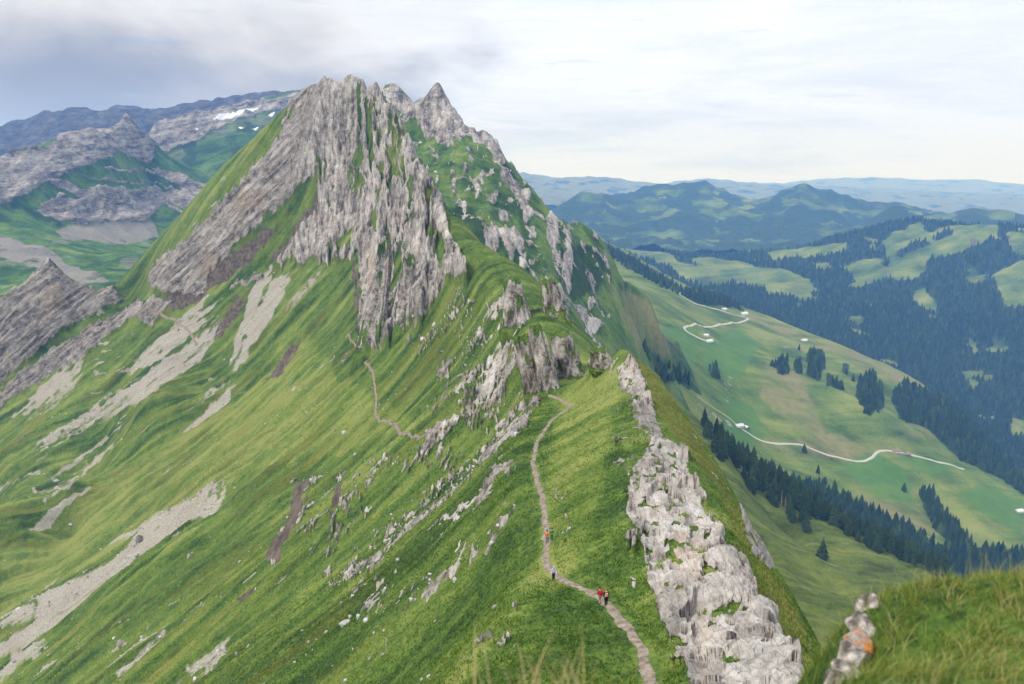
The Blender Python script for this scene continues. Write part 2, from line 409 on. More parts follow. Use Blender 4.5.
    scr = look(scree, px + 0.25 * jit * n1w, py + 0.25 * jit * n1w) * (y > 60) * (x < 0)
    scr = np.clip(scr * (0.8 + 0.35 * fbm((y - 0.3 * x) / 4, x / 40, 4, 101)), 0, 1)
    speck = sstep(0.42, 0.62, fbm(y / 5 + x / 50, x / 22, 4, 103) + 0.2 * fbm(x / 120, y / 120, 2, 104)) * sstep(-30, -90, x) * 0.7 * sstep(-0.1, 0.3, fbm(x / 90, y / 50, 3, 105))
    scr = np.maximum(scr, speck)
    drt_shade = look(dirt_shade, jx, jy) * (y > 150)
    drt_shade = np.maximum(drt_shade, 0.8 * tm * 0)
    och = np.clip(look(ochre, px + 5 * n1, py + 5 * n2) * (0.75 + 1.1 * fbm(x / 2.5, (y + z0) / 3, 4, 111)), 0, 1)
    br = look(bright, px + 8 * n1, py + 8 * n2); dk = look(darkg_shade, px + 10 * n1, py + 10 * n2)
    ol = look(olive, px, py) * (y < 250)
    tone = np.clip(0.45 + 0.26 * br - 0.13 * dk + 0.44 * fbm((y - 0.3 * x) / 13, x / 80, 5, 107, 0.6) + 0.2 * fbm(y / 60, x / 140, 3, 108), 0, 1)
    return z, dict(rock=rock, scree=np.clip(scr, 0, 1) * (1 - rock), dirt_shade=drt_shade, ochre=och, tone=tone, olive=np.clip(ol * 0.8 + sstep(60, 200, x) * 0.35 + 0.5 * sstep(0.05, 0.55, fbm((y - 0.3 * x) / 12, x / 75, 4, 109)) * sstep(0, -40, x), 0, 1), diag=left, pale=ribm)

# ================================================================== BACK SUMMITS
G = []
gsky = [(360,110,1500),(380,98,1470),(395,84,1450),(404,92,1440),(412,104,1420),(416,107,1415),(425,102,1405),(433,89,1400),(438,79,1396),(442,87,1393),(449,106,1385),(457,115,1370),(463,127,1350),(476,131,1340),(492,140,1330),(505,160,1310),(520,180,1290),(534,192,1270),(548,213,1260),(563,228,1300),(578,240,1330),(598,258,1380),(620,274,1410),(630,298,1400),(636,322,1330),(640,342,1240)]
G += dense(gsky, 3)
for (x, y, z) in dense(gsky, 2):
    if y > 1325 and x > 100: G += [(x + 60, y + 60, z - 55), (x + 150, y + 200, z - 170), (x + 300, y + 500, z - 360)]
    else: G += [(x + 45, y + 60, z - 110), (x + 110, y + 200, z - 260), (x + 220, y + 500, z - 420)]
for (px, py, Y, dn) in [(670,320,1500,90),(690,350,1400,110),(700,385,1250,130),(720,420,1100,120)]:
    x, y, z = pt(px, py, Y); G.append((x, y, z - dn))
G += [pt(*p) for p in [(430,150,1290),(445,140,1280),(420,140,1330),(460,180,1150),(480,200,1100),(500,200,1130),(450,200,1050),(520,235,1050),(540,260,1020),(545,225,1150),(610,310,1180),(628,345,1180),(560,300,980),(575,325,980),(590,340,1000),(580,270,1150),(600,300,1180),(470,250,900),(500,300,850),(400,150,1280),(400,250,950)]]
G += [pt(330,140,1500),pt(330,200,1300),pt(280,200,1500),pt(200,260,1500),(-420,2300,-150)]
G += [(-100, 700, -200), (200, 700, -330), (400, 900, -480), (500, 1200, -500), (330,1000,-440), (-200, 1000, -100), (-250, 1500, 40)]
surfG = Surf(G, 5)
g_rock = poly_mask([[(412,104),(421,99),(430,87),(438,80),(447,92),(457,112),(466,128),(462,146),(455,140),(448,150),(436,142),(424,136),(418,125)],
 [(380,96),(395,82),(404,92),(413,106),(420,118),(410,125),(400,110)],
 [(463,128),(478,130),(500,146),(508,165),(500,172),(485,150)],
 [(500,170),(512,180),(528,196),(534,222),(528,224),(516,200),(505,188)],
 [(498,235),(516,228),(524,240),(512,265),(505,255)], [(520,262),(528,252),(530,270),(520,276)],
 [(548,210),(556,218),(560,245),(554,262),(548,240)], [(568,232),(574,245),(572,290),(566,296),(562,270),(568,250)],
 [(574,300),(590,316),(604,330),(596,334),(580,320)], [(530,272),(540,278),(538,300),(530,290)],
 [(470,172),(478,178),(482,196),(476,200)],[(482,240),(496,228),(500,250),(488,262)]], 1)
g_dark = poly_mask([[(560,255),(590,250),(605,262),(600,290),(575,300),(560,280)],[(440,205),(475,215),(520,260),(560,320),(540,310),(500,270),(455,235)],[(470,130),(500,150),(520,185),(505,175)], [(624,272),(630,276),(628,296),(622,296)]], 4)
def heightG(x, y, full=False):
    x = np.asarray(x, float); y = np.asarray(y, float)
    z0 = surfG(x, y); px, py = proj(x, y, z0)
    n1 = fbm(x / 25, y / 60, 4, 203); n2 = fbm(x / 25 + 7, y / 60, 4, 204)
    rk = look(g_rock, px + 4 * n1, py + 4 * n2)
    nz = sstep(0.12, 0.34, fbm(x / 18, y / 60 + z0 / 40, 5, 205, 0.6)) * 0.85 * sstep(-330, -200, z0) * (px < 610)
    rk = np.maximum(rk, nz)
    st = ridged((x + 0.2 * z0) / 17, y / 120, 4, 206)
    sk = sstep(60, 0, z0 - 60); z = z0 + rk * st * (3 + 5 * sk) + fbm(x / 50, y / 50, 4, 207) * (2 + 8 * sk) + ridged(x / 40 + y / 90, y / 200, 3, 209) * 6 * sk
    if not full: return z
    tone = np.clip(0.42 + 0.45 * fbm(x / 30, y / 90, 5, 208) - 0.4 * look(g_dark, px + 4 * n1, py + 4 * n2), 0, 1)
    return z, dict(rock=np.clip(rk, 0, 1), tone=tone, scree=sstep(0.3, 0.5, fbm(x / 30 + 5, y / 30, 3, 211)) * 0.25 * (px < 600), forest=look(g_dark, px + 4 * n1, py + 4 * n2) * sstep(-0.2, 0.2, n2) * 0.7,
                   dry=np.clip(look(b_dry, px + 5 * n1, py + 4 * n2) * (0.6 + 0.8 * n1) + 0.3 * sstep(0, 0.5, fbm(x / 120, y / 120, 3, 212)) * sstep(570, 620, px), 0, 1))

# ================================================================== MEADOWS
B = [pt(*p) for p in [(577,238,3100),(590,250,2700),(600,258,2600),(560,232,3600),(612,275,2100),(640,300,2000),(620,310,1600),(640,335,1500),(660,300,2150),(700,330,2000),(690,372,1600),(650,390,1350),
  (740,345,2100),(770,330,2350),(800,400,1780),(740,400,1700),(700,420,1450),(760,450,1500),(720,470,1250),(860,460,1600),(820,440,1640),(900,430,1750),(960,470,1700),(900,500,1480),(860,500,1450),(960,520,1480),(1024,520,1550),(1024,560,1380),(960,560,1280),(1060,600,1250),(930,590,1150),(800,480,1380),(780,530,1150),(760,520,1050)]]
bedge = [(590,246,3400),(620,252,3300),(645,262,3100),(680,285,2850),(715,300,2700),(750,312,2600),(800,330,2470),(850,350,2350),(890,368,2270),(926,387,2200),(960,420,2050),(1000,458,1920),(1030,484,1850),(1090,520,1800)]
B += dense(bedge, 2)
for (x, y, z) in dense(bedge, 1):
    d = math.hypot(x, y); ux, uy = x / d, y / d
    B += [(x + ux * 220 + 60, y + uy * 220, z - 150), (x + ux * 500 + 120, y + uy * 500, z - 330)]
B += [(300, 500, -560), (600, 500, -640), (300, 800, -520), (900, 700, -760), (100, 1000, -420), (1200, 1100, -800), (2000,2500,-1050),(1500,3500,-1050),(2600,2000,-1050),(900,4100,-850),(3000,3000,-1150),(1500,2800,-900),(1100,3400,-800), (0, 1400, -400), (0, 2200, -380),(200,3000,-380)]
surfB = Surf(B, 30)
def heightB(x, y, full=False):
    x = np.asarray(x, float); y = np.asarray(y, float)
    z0 = surfB(x, y); px, py = proj(x, y, z0)
    z = z0 + fbm(x / 180, y / 180, 4, 301) * 9 + ridged(x / 260 + y / 500, y / 260, 3, 303) * 5
    if not full: return z
    n1 = fbm(x / 80, y / 80, 4, 304); n2 = fbm(x / 80 + 9, y / 80, 4, 305)
    jx = px + 5 * n1; jy = py + 4 * n2
    return z, dict(rock=sstep(0.5, 0.62, fbm(x / 30, y / 30, 4, 306)) * 0.5 * (px < 700), tone=np.clip(0.5 + 0.4 * fbm(x / 120 + y / 300, y / 120, 4, 307), 0, 1), dry=np.clip(look(b_dry, jx, jy) * (0.6 + 0.8 * n1) + 0.35 * sstep(0.1, 0.5, fbm(x / 200, y / 90, 4, 308)), 0, 1),
                   lush=look(b_lush, jx, jy), forest=look(b_forest, px + 2 * n1, py + 2 * n2), scree=0.62 * look(b_pale, jx, jy) * sstep(-0.1, 0.4, fbm(x / 15, y / 15, 3, 309)))
b_dry = poly_mask([[(625,290),(650,300),(665,330),(670,360),(640,350),(620,320)], [(780,298),(830,310),(850,345),(925,388),(890,380),(840,350),(800,325),(770,322)], [(795,440),(840,435),(870,455),(850,462),(810,450)], [(850,490),(920,505),(945,540),(925,540),(880,520)],
  [(665,405),(690,412),(672,428)], [(750,312),(850,352),(930,388),(912,390),(850,362),(740,320)], [(640,262),(680,285),(700,300),(670,290)], [(765,360),(800,375),(830,440),(790,430),(760,400)], [(900,410),(940,440),(905,440)]], 4)
b_lush = poly_mask([[(722,395),(752,408),(768,440),(740,448),(722,428)], [(840,465),(880,456),(905,470),(915,500),(880,500),(850,480)], [(905,452),(965,470),(930,475),(900,462)], [(700,345),(740,330),(760,345),(740,380),(705,375)], [(960,500),(1024,540),(1024,500),(980,485)], [(650,330),(700,330),(690,390),(660,380)]], 5)
b_forest = poly_mask([
  [(640,348),(652,352),(672,368),(692,378),(690,390),(680,384),(664,386)],
  [(703,425),(720,438),(740,460),(740,470),(722,462),(705,440)],
  [(738,455),(760,470),(790,478),(830,490),(860,505),(890,520),(905,525),(935,545),(965,548),(1000,552),(1040,550),(1040,580),(940,578),(900,560),(850,540),(812,518),(806,545),(795,540),(790,515),(760,500),(735,478)],
  [(918,488),(930,490),(950,520),(975,545),(960,552),(935,530)],
  [(859,378),(872,372),(885,395),(882,410),(868,418),(856,402)],
  [(774,362),(788,360),(790,374),(778,375)], [(793,361),(802,362),(802,374),(794,372)], [(806,354),(822,350),(826,364),(818,382),(808,376)], [(826,372),(842,384),(842,390),(828,386)], [(843,365),(849,364),(849,374),(843,374)],
  [(892,390),(906,384),(930,392),(960,408),(1024,430),(1090,450),(1090,530),(1030,500),(1000,478),(960,460),(930,430),(900,420),(893,402)],
  [(708,365),(720,370),(720,380),(712,378)], [(580,232),(610,245),(640,262),(690,292),(720,305),(700,302),(660,285),(620,262)], [(680,290),(720,296),(745,312),(730,306),(700,305)]], 0)
b_pale = poly_mask([[(690,392),(720,412),(740,428),(730,430),(700,408)], [(726,375),(735,378),(730,410),(722,425),(724,395)], [(770,345),(790,345),(785,352)], [(850,540),(930,570),(960,585),(930,580),(870,552)]], 2)

# ================================================================== FOREST VALLEY AND THE HILLS BEYOND IT
C = []
csky = [(520,235,5200),(560,232,5000),(600,243,4700),(640,250,4500),(700,258,4350),(760,254,4300),(815,243,4250),(860,232,4200),(890,223,4180),(919,222,4150),(940,226,4080),(962,228,4000),(997,228,3900),(1024,229,3800),(1100,226,3700),(1250,226,3600)]
C += dense(csky, 2)
for (x, y, z) in dense(csky, 1):
    d = math.hypot(x, y); C += [(x * (1 + 350 / d), y * (1 + 350 / d), z - 130), (x * (1 + 900 / d), y * (1 + 900 / d), z - 260)]
C += [pt(*p) for p in [(1024,470,2250),(985,440,2380),(930,400,2600),(880,350,2900),(800,315,3250),(740,290,3500),(680,270,3900),(620,255,4350),(570,240,4800),
  (1024,410,2600),(1024,350,2900),(1024,300,3200),(1024,255,3550),(960,360,2900),(950,310,3250),(950,265,3650),(900,320,3200),(900,280,3550),(880,255,3800),(850,290,3500),(830,268,3800),(790,285,3600),(760,270,3950),(1100,470,2250),(1100,400,2600),(1100,300,3100),(1200,300,3000),(1200,480,2200),(985,300,3250),(1000,260,3600)]]
C += [(1500, 1500, -830), (1100, 1700, -830), (800, 2100, -800), (400, 2700, -760), (1900, 1300, -820)]
surfC = Surf(C, 40)
c_clear = poly_mask([[(839,266),(862,262),(885,262),(884,250),(884,240),(905,228),(919,223),(932,232),(960,228),(998,228),(996,240),(970,252),(958,258),(946,258),(930,262),(918,280),(900,284),(885,278),(860,285),(850,275)],
  [(764,252),(800,246),(848,243),(846,250),(800,256),(776,262)], [(912,295),(925,291),(938,312),(936,318),(924,314),(914,308)], [(990,278),(1024,262),(1050,265),(1050,310),(1010,300)], [(1005,235),(1040,232),(1040,260),(1010,255)], [(764,290),(800,288),(822,300),(800,304),(768,298)],
  [(655,242),(676,240),(700,250),(680,256)], [(690,258),(740,262),(790,272),(820,290),(800,296),(740,284),(700,275)], [(600,238),(640,243),(680,262),(720,278),(700,282),(650,262),(610,246)]], 1)
c_strip = poly_mask([[(895,252),(950,232),(956,235),(920,250),(898,258)], [(890,260),(880,264),(888,270)]], 1)
c_bare = poly_mask([[(970,240),(978,232),(976,262),(972,300),(964,318),(962,300),(968,270)], [(1000,232),(1012,232),(1008,262),(1000,256)]], 2)
def heightC(x, y, full=False):
    x = np.asarray(x, float); y = np.asarray(y, float)
    z0 = surfC(x, y); px, py = proj(x, y, z0)
    z = z0 + fbm(x / 350, y / 350, 4, 401) * 28 + ridged(x / 260, y / 900, 3, 402) * 16 * sstep(850, 950, px)
    if not full: return z
    n1 = fbm(x / 110, y / 110, 4, 403); n2 = fbm(x / 110 + 9, y / 110, 4, 404)
    cl = np.clip(look(c_clear, px + 4 * n1, py + 3 * n2) - look(c_strip, px + 2 * n1, py + 2 * n2), 0, 1)
    gaps = sstep(0.46, 0.58, fbm(x / 130 + 5, y / 130, 4, 405) + 0.14 * (px > 960)) * 0.8
    fo = np.clip(1 - np.maximum(cl, gaps), 0, 1)
    return z, dict(forest=fo, tone=np.clip(0.5 + 0.4 * n1, 0, 1), dry=0.08 + 0.3 * sstep(0, 0.5, n2), rock=look(c_bare, px + 3 * n1, py + 3 * n2) * sstep(-0.3, 0.2, n1) * 0.0, dirt_shade=look(c_bare, px + 3 * n1, py + 3 * n2) * sstep(-0.3, 0.3, n1) * 0.8)

def hill_sheet(sky, base, csc, amp, scl, seed, fthr, polys=None, dry=0.12):
    P = dense(sky, 2)
    for (x, y, z) in dense(sky, 1):
        d = math.hypot(x, y); P += [(x * (1 + 0.1), y * 1.1, z - 0.02 * d), (x * 1.3, y * 1.3, z - 0.05 * d)]
    P += [pt(*p) for p in base]
    s = Surf(P, csc)
    pm = poly_mask(polys, 1) if polys else None
    def h(x, y, full=False):
        x = np.asarray(x, float); y = np.asarray(y, float)
        z0 = s(x, y); px, py = proj(x, y, z0)
        z = z0 + fbm(x / scl, y / scl, 6, seed, 0.55) * amp + ridged(x / scl * 1.7, y / scl * 0.8, 5, seed + 3) * amp * 0.9
        if not full: return z
        n = fbm(x / scl * 2.2, y / scl * 2.2, 6, seed + 1, 0.62)
        fo = sstep(fthr - 0.08, fthr + 0.08, n)
        if pm is not None: fo = fo * (1 - look(pm, px + 3 * n, py + 2 * n))
        return z, dict(forest=fo, tone=np.clip(0.3 + 0.4 * fbm(x / scl * 4, y / scl * 4, 3, seed + 2), 0, 1), dry=dry + 0 * n)
    return h

# wooded hill right behind the alp, the blue hills, the lowland hills
heightD0 = hill_sheet([(780,250,4700),(830,240,4900),(860,224,5100),(886,211,5200),(896,208,5200),(916,216,5300),(937,217,5400),(955,213,5400),(970,210,5400),(979,211,5400),(990,216,5400),(1008,212,5300),(1024,218,5200),(1090,214,5200),(1250,214,5200)],
  [(800,280,4400),(900,275,4500),(1024,275,4500),(1250,270,4300)], 40, 18, 500, 501, -0.35, [[(905,222),(955,212),(960,222),(915,226)], [(985,212),(1015,212),(1015,222),(990,222)], [(880,226),(900,220),(905,226)]])
heightD1 = hill_sheet([(440,235,6400),(520,230,6400),(561,211,6500),(573,201,6600),(583,197,6600),(604,197,6600),(621,202,6700),(642,194,6800),(662,187,6900),(677,192,6900),(693,188,7000),(710,190,7000),(736,197,6900),(751,204,6800),(769,200,6600),(779,196,6600),(794,192,6600),(812,193,6700),(832,201,6800),(865,206,7000),(883,212,7000),(920,220,7000),(1024,226,7000),(1200,230,7000)],
  [(520,244,5500),(560,232,5700),(600,236,5500),(650,244,5200),(700,250,5000),(740,250,5000),(780,245,5100),(820,240,5200),(870,226,5600),(640,220,6000),(720,222,5900),(790,220,5700),(690,205,6400),(1024,240,5600),(760,225,5800)], 50, 64, 640, 551, -0.15, [[(580,199),(604,197),(600,205),(575,208)], [(700,195),(720,200),(712,215),(700,220)], [(735,212),(770,222),(760,228),(725,220)], [(795,197),(825,203),(845,212),(820,216),(800,208)], [(640,235),(670,232),(690,240),(660,245)], [(665,215),(690,210),(680,220),(660,225)]], 0.08)
heightD2 = hill_sheet([(380,190,13600),(525,176,13600),(545,178,13600),(570,180,13800),(600,179,14000),(630,184,14000),(655,187,13600),(680,184,20500),(704,181,14600),(725,186,14600),(750,189,14600),(790,190,14600),(830,196,20500),(880,200,20500),(960,203,20500),(1024,204,20500),(1250,204,20500)],
  [(520,205,9300),(600,210,8500),(700,208,8500),(800,212,8500),(900,216,8500),(1024,222,8500),(1250,225,8500),(560,192,11500),(660,196,11500),(900,208,11500)], 60, 60, 900, 601, 0.22, None, 0.75)  # high dry share: paler colour stands in for sunlight and haze
heightD3 = hill_sheet([(380,192,21000),(525,187,21000),(640,186,21000),(720,187,21000),(780,185,21000),(810,181,21000),(850,179,21500),(880,181,21500),(930,181,21000),(980,183,21000),(1024,187,20500),(1250,188,20500)],
  [(520,198,15400),(700,200,15400),(860,205,15400),(1024,208,15400),(1250,208,15400)], 80, 60, 1200, 651, 0.3, None, 0.9)  # paled the same way, sunlight and haze put into the cover colour

# ================================================================== FAR MOUNTAINS ON THE LEFT
e1sky = [(-140,200,2000),(-60,178,2100),(0,159,2200),(30,149,2300),(60,141,2400),(80,136,2450),(100,131,2520),(118,127,2600),(128,122,2650),(136,130,2680),(150,141,2720),(160,152,2760)]
e1 = dense(e1sky, 2)
for (x, y, z) in dense(e1sky, 1): e1 += [(x - 30, y + 200, z - 150), (x - 60, y + 600, z - 350)]
e1 += [pt(*p) for p in [(-100,250,1750),(0,215,1950),(0,250,1700),(0,290,1480),(40,215,2080),(60,255,1780),(100,215,2250),(100,275,1560),(60,290,1450),(140,210,2450),(150,190,2600),(140,235,2250),(170,190,2600),(160,215,2480),(130,260,1750),(180,230,2400),(60,185,2230),(110,165,2420),(20,190,2100),(200,240,2400),(260,260,2300),(300,260,2300),(-100,330,1300),(0,330,1300),(100,320,1300),(200,320,1350)]]
surfE1 = Surf(e1, 15)
e_rock = poly_mask([[(-140,210),(-60,180),(0,160),(60,142),(128,122),(140,135),(155,150),(150,165),(125,155),(95,165),(60,180),(30,195),(0,208),(-140,260)],
  [(35,215),(60,200),(100,195),(150,190),(165,205),(150,222),(100,225),(55,225)]], 2)
e_sc = poly_mask([[(55,228),(100,220),(150,222),(160,235),(120,245),(60,238)], [(0,235),(40,245),(90,275),(60,280),(20,262),(0,255)], [(140,185),(146,185),(150,215),(140,218)], [(30,268),(90,272),(110,282),(60,285)]], 2)
def heightE1(x, y, full=False):
    x = np.asarray(x, float); y = np.asarray(y, float)
    z0 = surfE1(x, y); px, py = proj(x, y, z0)
    n1 = fbm(x / 60, y / 60, 4, 703); n2 = fbm(x / 60 + 9, y / 60, 4, 704)
    rk = np.clip(look(e_rock, px + 4 * n1, py + 4 * n2) + sstep(0.1, 0.3, fbm((z0 + 0.4 * x) / 28, x / 300, 3, 705)) * sstep(240, 215, py) * 0.8, 0, 1)
    z = z0 + rk * (ridged(x / 45, y / 200, 4, 706) * 22 + ridged((z0 + 0.45 * x) / 30, x / 300, 3, 707) * 9) + fbm(x / 90, y / 90, 4, 708) * 10
    if not full: return z
    return z, dict(rock=rk, scree=np.clip(look(e_sc, px + 4 * n1, py + 3 * n2) * 0.9 + sstep(0.25, .5, fbm(x / 70, y / 140, 4, 710)) * 0.5 * sstep(225, 245, py), 0, 1) * (1 - rk), tone=np.clip(0.35 + 0.4 * n1, 0, 1), forest=sstep(0.2, 0.5, n2) * 0.5)
e2 = []
e2sky = [(140,150,3050),(150,130,3050),(165,122,3100),(185,117,3150),(210,112,3200),(235,108,3300),(260,101,3380),(282,96,3450),(300,93,3500),(340,92,3600)]
e2 += dense(e2sky, 2)
for (x, y, z) in dense(e2sky, 1): e2 += [(x, y + 300, z - 160), (x - 60, y + 800, z - 400)]
e2 += [pt(*p) for p in [(150,200,2850),(170,205,2750),(190,195,2800),(230,160,2950),(260,135,3100),(290,115,3250),(160,165,2950),(200,150,3000),(200,230,2600),(140,230,2650),(250,200,2700),(300,180,2800),(100,240,2700)]]
surfE2 = Surf(e2, 20)
e2_rock = poly_mask([[(140,150),(150,128),(185,115),(235,106),(290,95),(340,92),(340,120),(285,110),(240,118),(215,130),(195,145),(165,152)], [(140,195),(160,190),(175,200),(150,212),(138,206)]], 2)
e2_green = poly_mask([[(152,190),(170,170),(200,145),(230,135),(262,128),(285,118),(300,150),(250,180),(190,205),(160,202)]], 2)
e2_snow = poly_mask([[(212,120),(228,114),(250,109),(266,108),(252,111.5),(232,117.5),(215,123)], [(238,127),(245,129),(240,131)], [(252,130),(262,126),(256,132)], [(142,130),(145,131),(142,133)],[(194,130),(200,129),(198,132)],[(150,206),(154,208),(150,210)],[(268,116),(276,112),(272,118)]], 0)
def heightE2(x, y, full=False):
    x = np.asarray(x, float); y = np.asarray(y, float)
    z0 = surfE2(x, y); px, py = proj(x, y, z0)
    n1 = fbm(x / 80, y / 80, 4, 723); n2 = fbm(x / 80 + 9, y / 80, 4, 724)
    rk = look(e2_rock, px + 3 * n1, py + 3 * n2)
    z = z0 + rk * ridged(x / 60, y / 200, 4, 726) * 20 + fbm(x / 120, y / 120, 4, 728) * 12
    if not full: return z
    gr = look(e2_green, px + 3 * n1, py + 3 * n2)
    return z, dict(rock=rk, scree=np.clip(1 - gr, 0, 1) * (1 - rk) * 0.45, tone=np.clip(0.3 + 0.3 * n1, 0, 1), forest=sstep(0.1, 0.4, n2) * 0.6, snow=0.72 * look(e2_snow, px + 0.6 * n1, py + 0.6 * n2))
e3sky = [(-160,140,4700),(-60,134,4700),(0,130,4700),(25,122,4700),(48,113,4700),(60,115,4700),(78,109,4700),(100,113,4700),(130,107,4700),(160,110,4600),(200,104,4600),(250,96,4600),(290,92,4600),(340,90,4600)]
e3 = dense(e3sky, 2)
for (x, y, z) in dense(e3sky, 1): e3 += [(x, y + 400, z - 160), (x, y + 1000, z - 300)]
e3 += [pt(*p) for p in [(-100,200,3900),(0,190,3900),(60,180,3900),(120,170,3900),(200,160,3900),(300,150,3900),(60,140,4300),(160,130,4300)]]
surfE3 = Surf(e3, 25)
def heightE3(x, y, full=False):
    x = np.asarray(x, float); y = np.asarray(y, float)
    z0 = surfE3(x, y)
    z = z0 + ridged(x / 160, y / 300, 4, 736) * 22 + fbm(x / 60, y / 60, 4, 738) * 8
    if not full: return z
    n = fbm(x / 120, y / 120, 4, 739)
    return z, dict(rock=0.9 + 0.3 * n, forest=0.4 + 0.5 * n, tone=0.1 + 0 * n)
# ================================================================== MATERIALS
class NT:
    def __init__(self, name):
        self.m = bpy.data.materials.new(name); self.m.use_nodes = True
        self.t = self.m.node_tree; self.n = self.t.nodes; self.l = self.t.links
        self.b = self.n['Principled BSDF']; self.o = self.n['Material Output']
        self.b.inputs['Roughness'].default_value = 0.9
        self.b.inputs['Specular IOR Level'].default_value = 0.15
    def node(self, typ, **kw):
        n = self.n.new(typ)
        for k, v in kw.items(): setattr(n, k, v)
        return n
    def put(self, sock, v):
        if hasattr(v, 'is_output') or isinstance(v, bpy.types.NodeSocket): self.l.new(v, sock)
        else:
            if isinstance(v, (tuple, list)) and len(v) == 3 and sock.type == 'RGBA': v = (*v, 1)
            sock.default_value = v
    def attr(self, name): return self.node('ShaderNodeAttribute', attribute_name=name).outputs['Fac']
    def pos(self, scale=(1, 1, 1), rot=(0, 0, 0)):
        g = self.node('ShaderNodeTexCoord'); m = self.node('ShaderNodeMapping')
        self.l.new(g.outputs['Object'], m.inputs[0]); m.inputs['Rotation'].default_value = rot
        k = self.node('ShaderNodeMapping'); self.l.new(m.outputs[0], k.inputs[0]); k.inputs['Scale'].default_value = scale
        return k.outputs[0]
    def noise(self, vec, scale=1.0, detail=4, rough=0.55, dist=0.0):
        n = self.node('ShaderNodeTexNoise'); self.put(n.inputs['Vector'], vec)
        n.inputs['Scale'].default_value = scale; n.inputs['Detail'].default_value = detail
        n.inputs['Roughness'].default_value = rough; n.inputs['Distortion'].default_value = dist
        return n.outputs['Fac']
    def ramp(self, fac, *stops):
        r = self.node('ShaderNodeValToRGB'); e = r.color_ramp.elements
        while len(e) < len(stops): e.new(0.5)
        for el, (p, c) in zip(e, stops):
            el.position = p; el.color = (*c, 1) if isinstance(c, (tuple, list)) else (c, c, c, 1)
        self.put(r.inputs[0], fac); return r.outputs[0]
    def mix(self, fac, a, b, mode='MIX'):
        n = self.node('ShaderNodeMix', data_type='RGBA', blend_type=mode)
        self.put(n.inputs[0], fac); self.put(n.inputs[6], a); self.put(n.inputs[7], b); return n.outputs[2]
    def math(self, op, a, b=0.0, clamp=False):
        n = self.node('ShaderNodeMath', operation=op, use_clamp=clamp)
        self.put(n.inputs[0], a); self.put(n.inputs[1], b); return n.outputs[0]
    def edge(self, mask, nz, amt=0.5, soft=0.12):
        """crisp broken edge: mask perturbed by noise, then thresholded"""
        k = self.math('ADD', mask, self.math('MULTIPLY', self.math('SUBTRACT', nz, 0.5), amt))
        n = self.node('ShaderNodeMapRange', interpolation_type='SMOOTHSTEP'); self.put(n.inputs['Value'], k)
        n.inputs['From Min'].default_value = 0.5 - soft; n.inputs['From Max'].default_value = 0.5 + soft
        return n.outputs['Result']

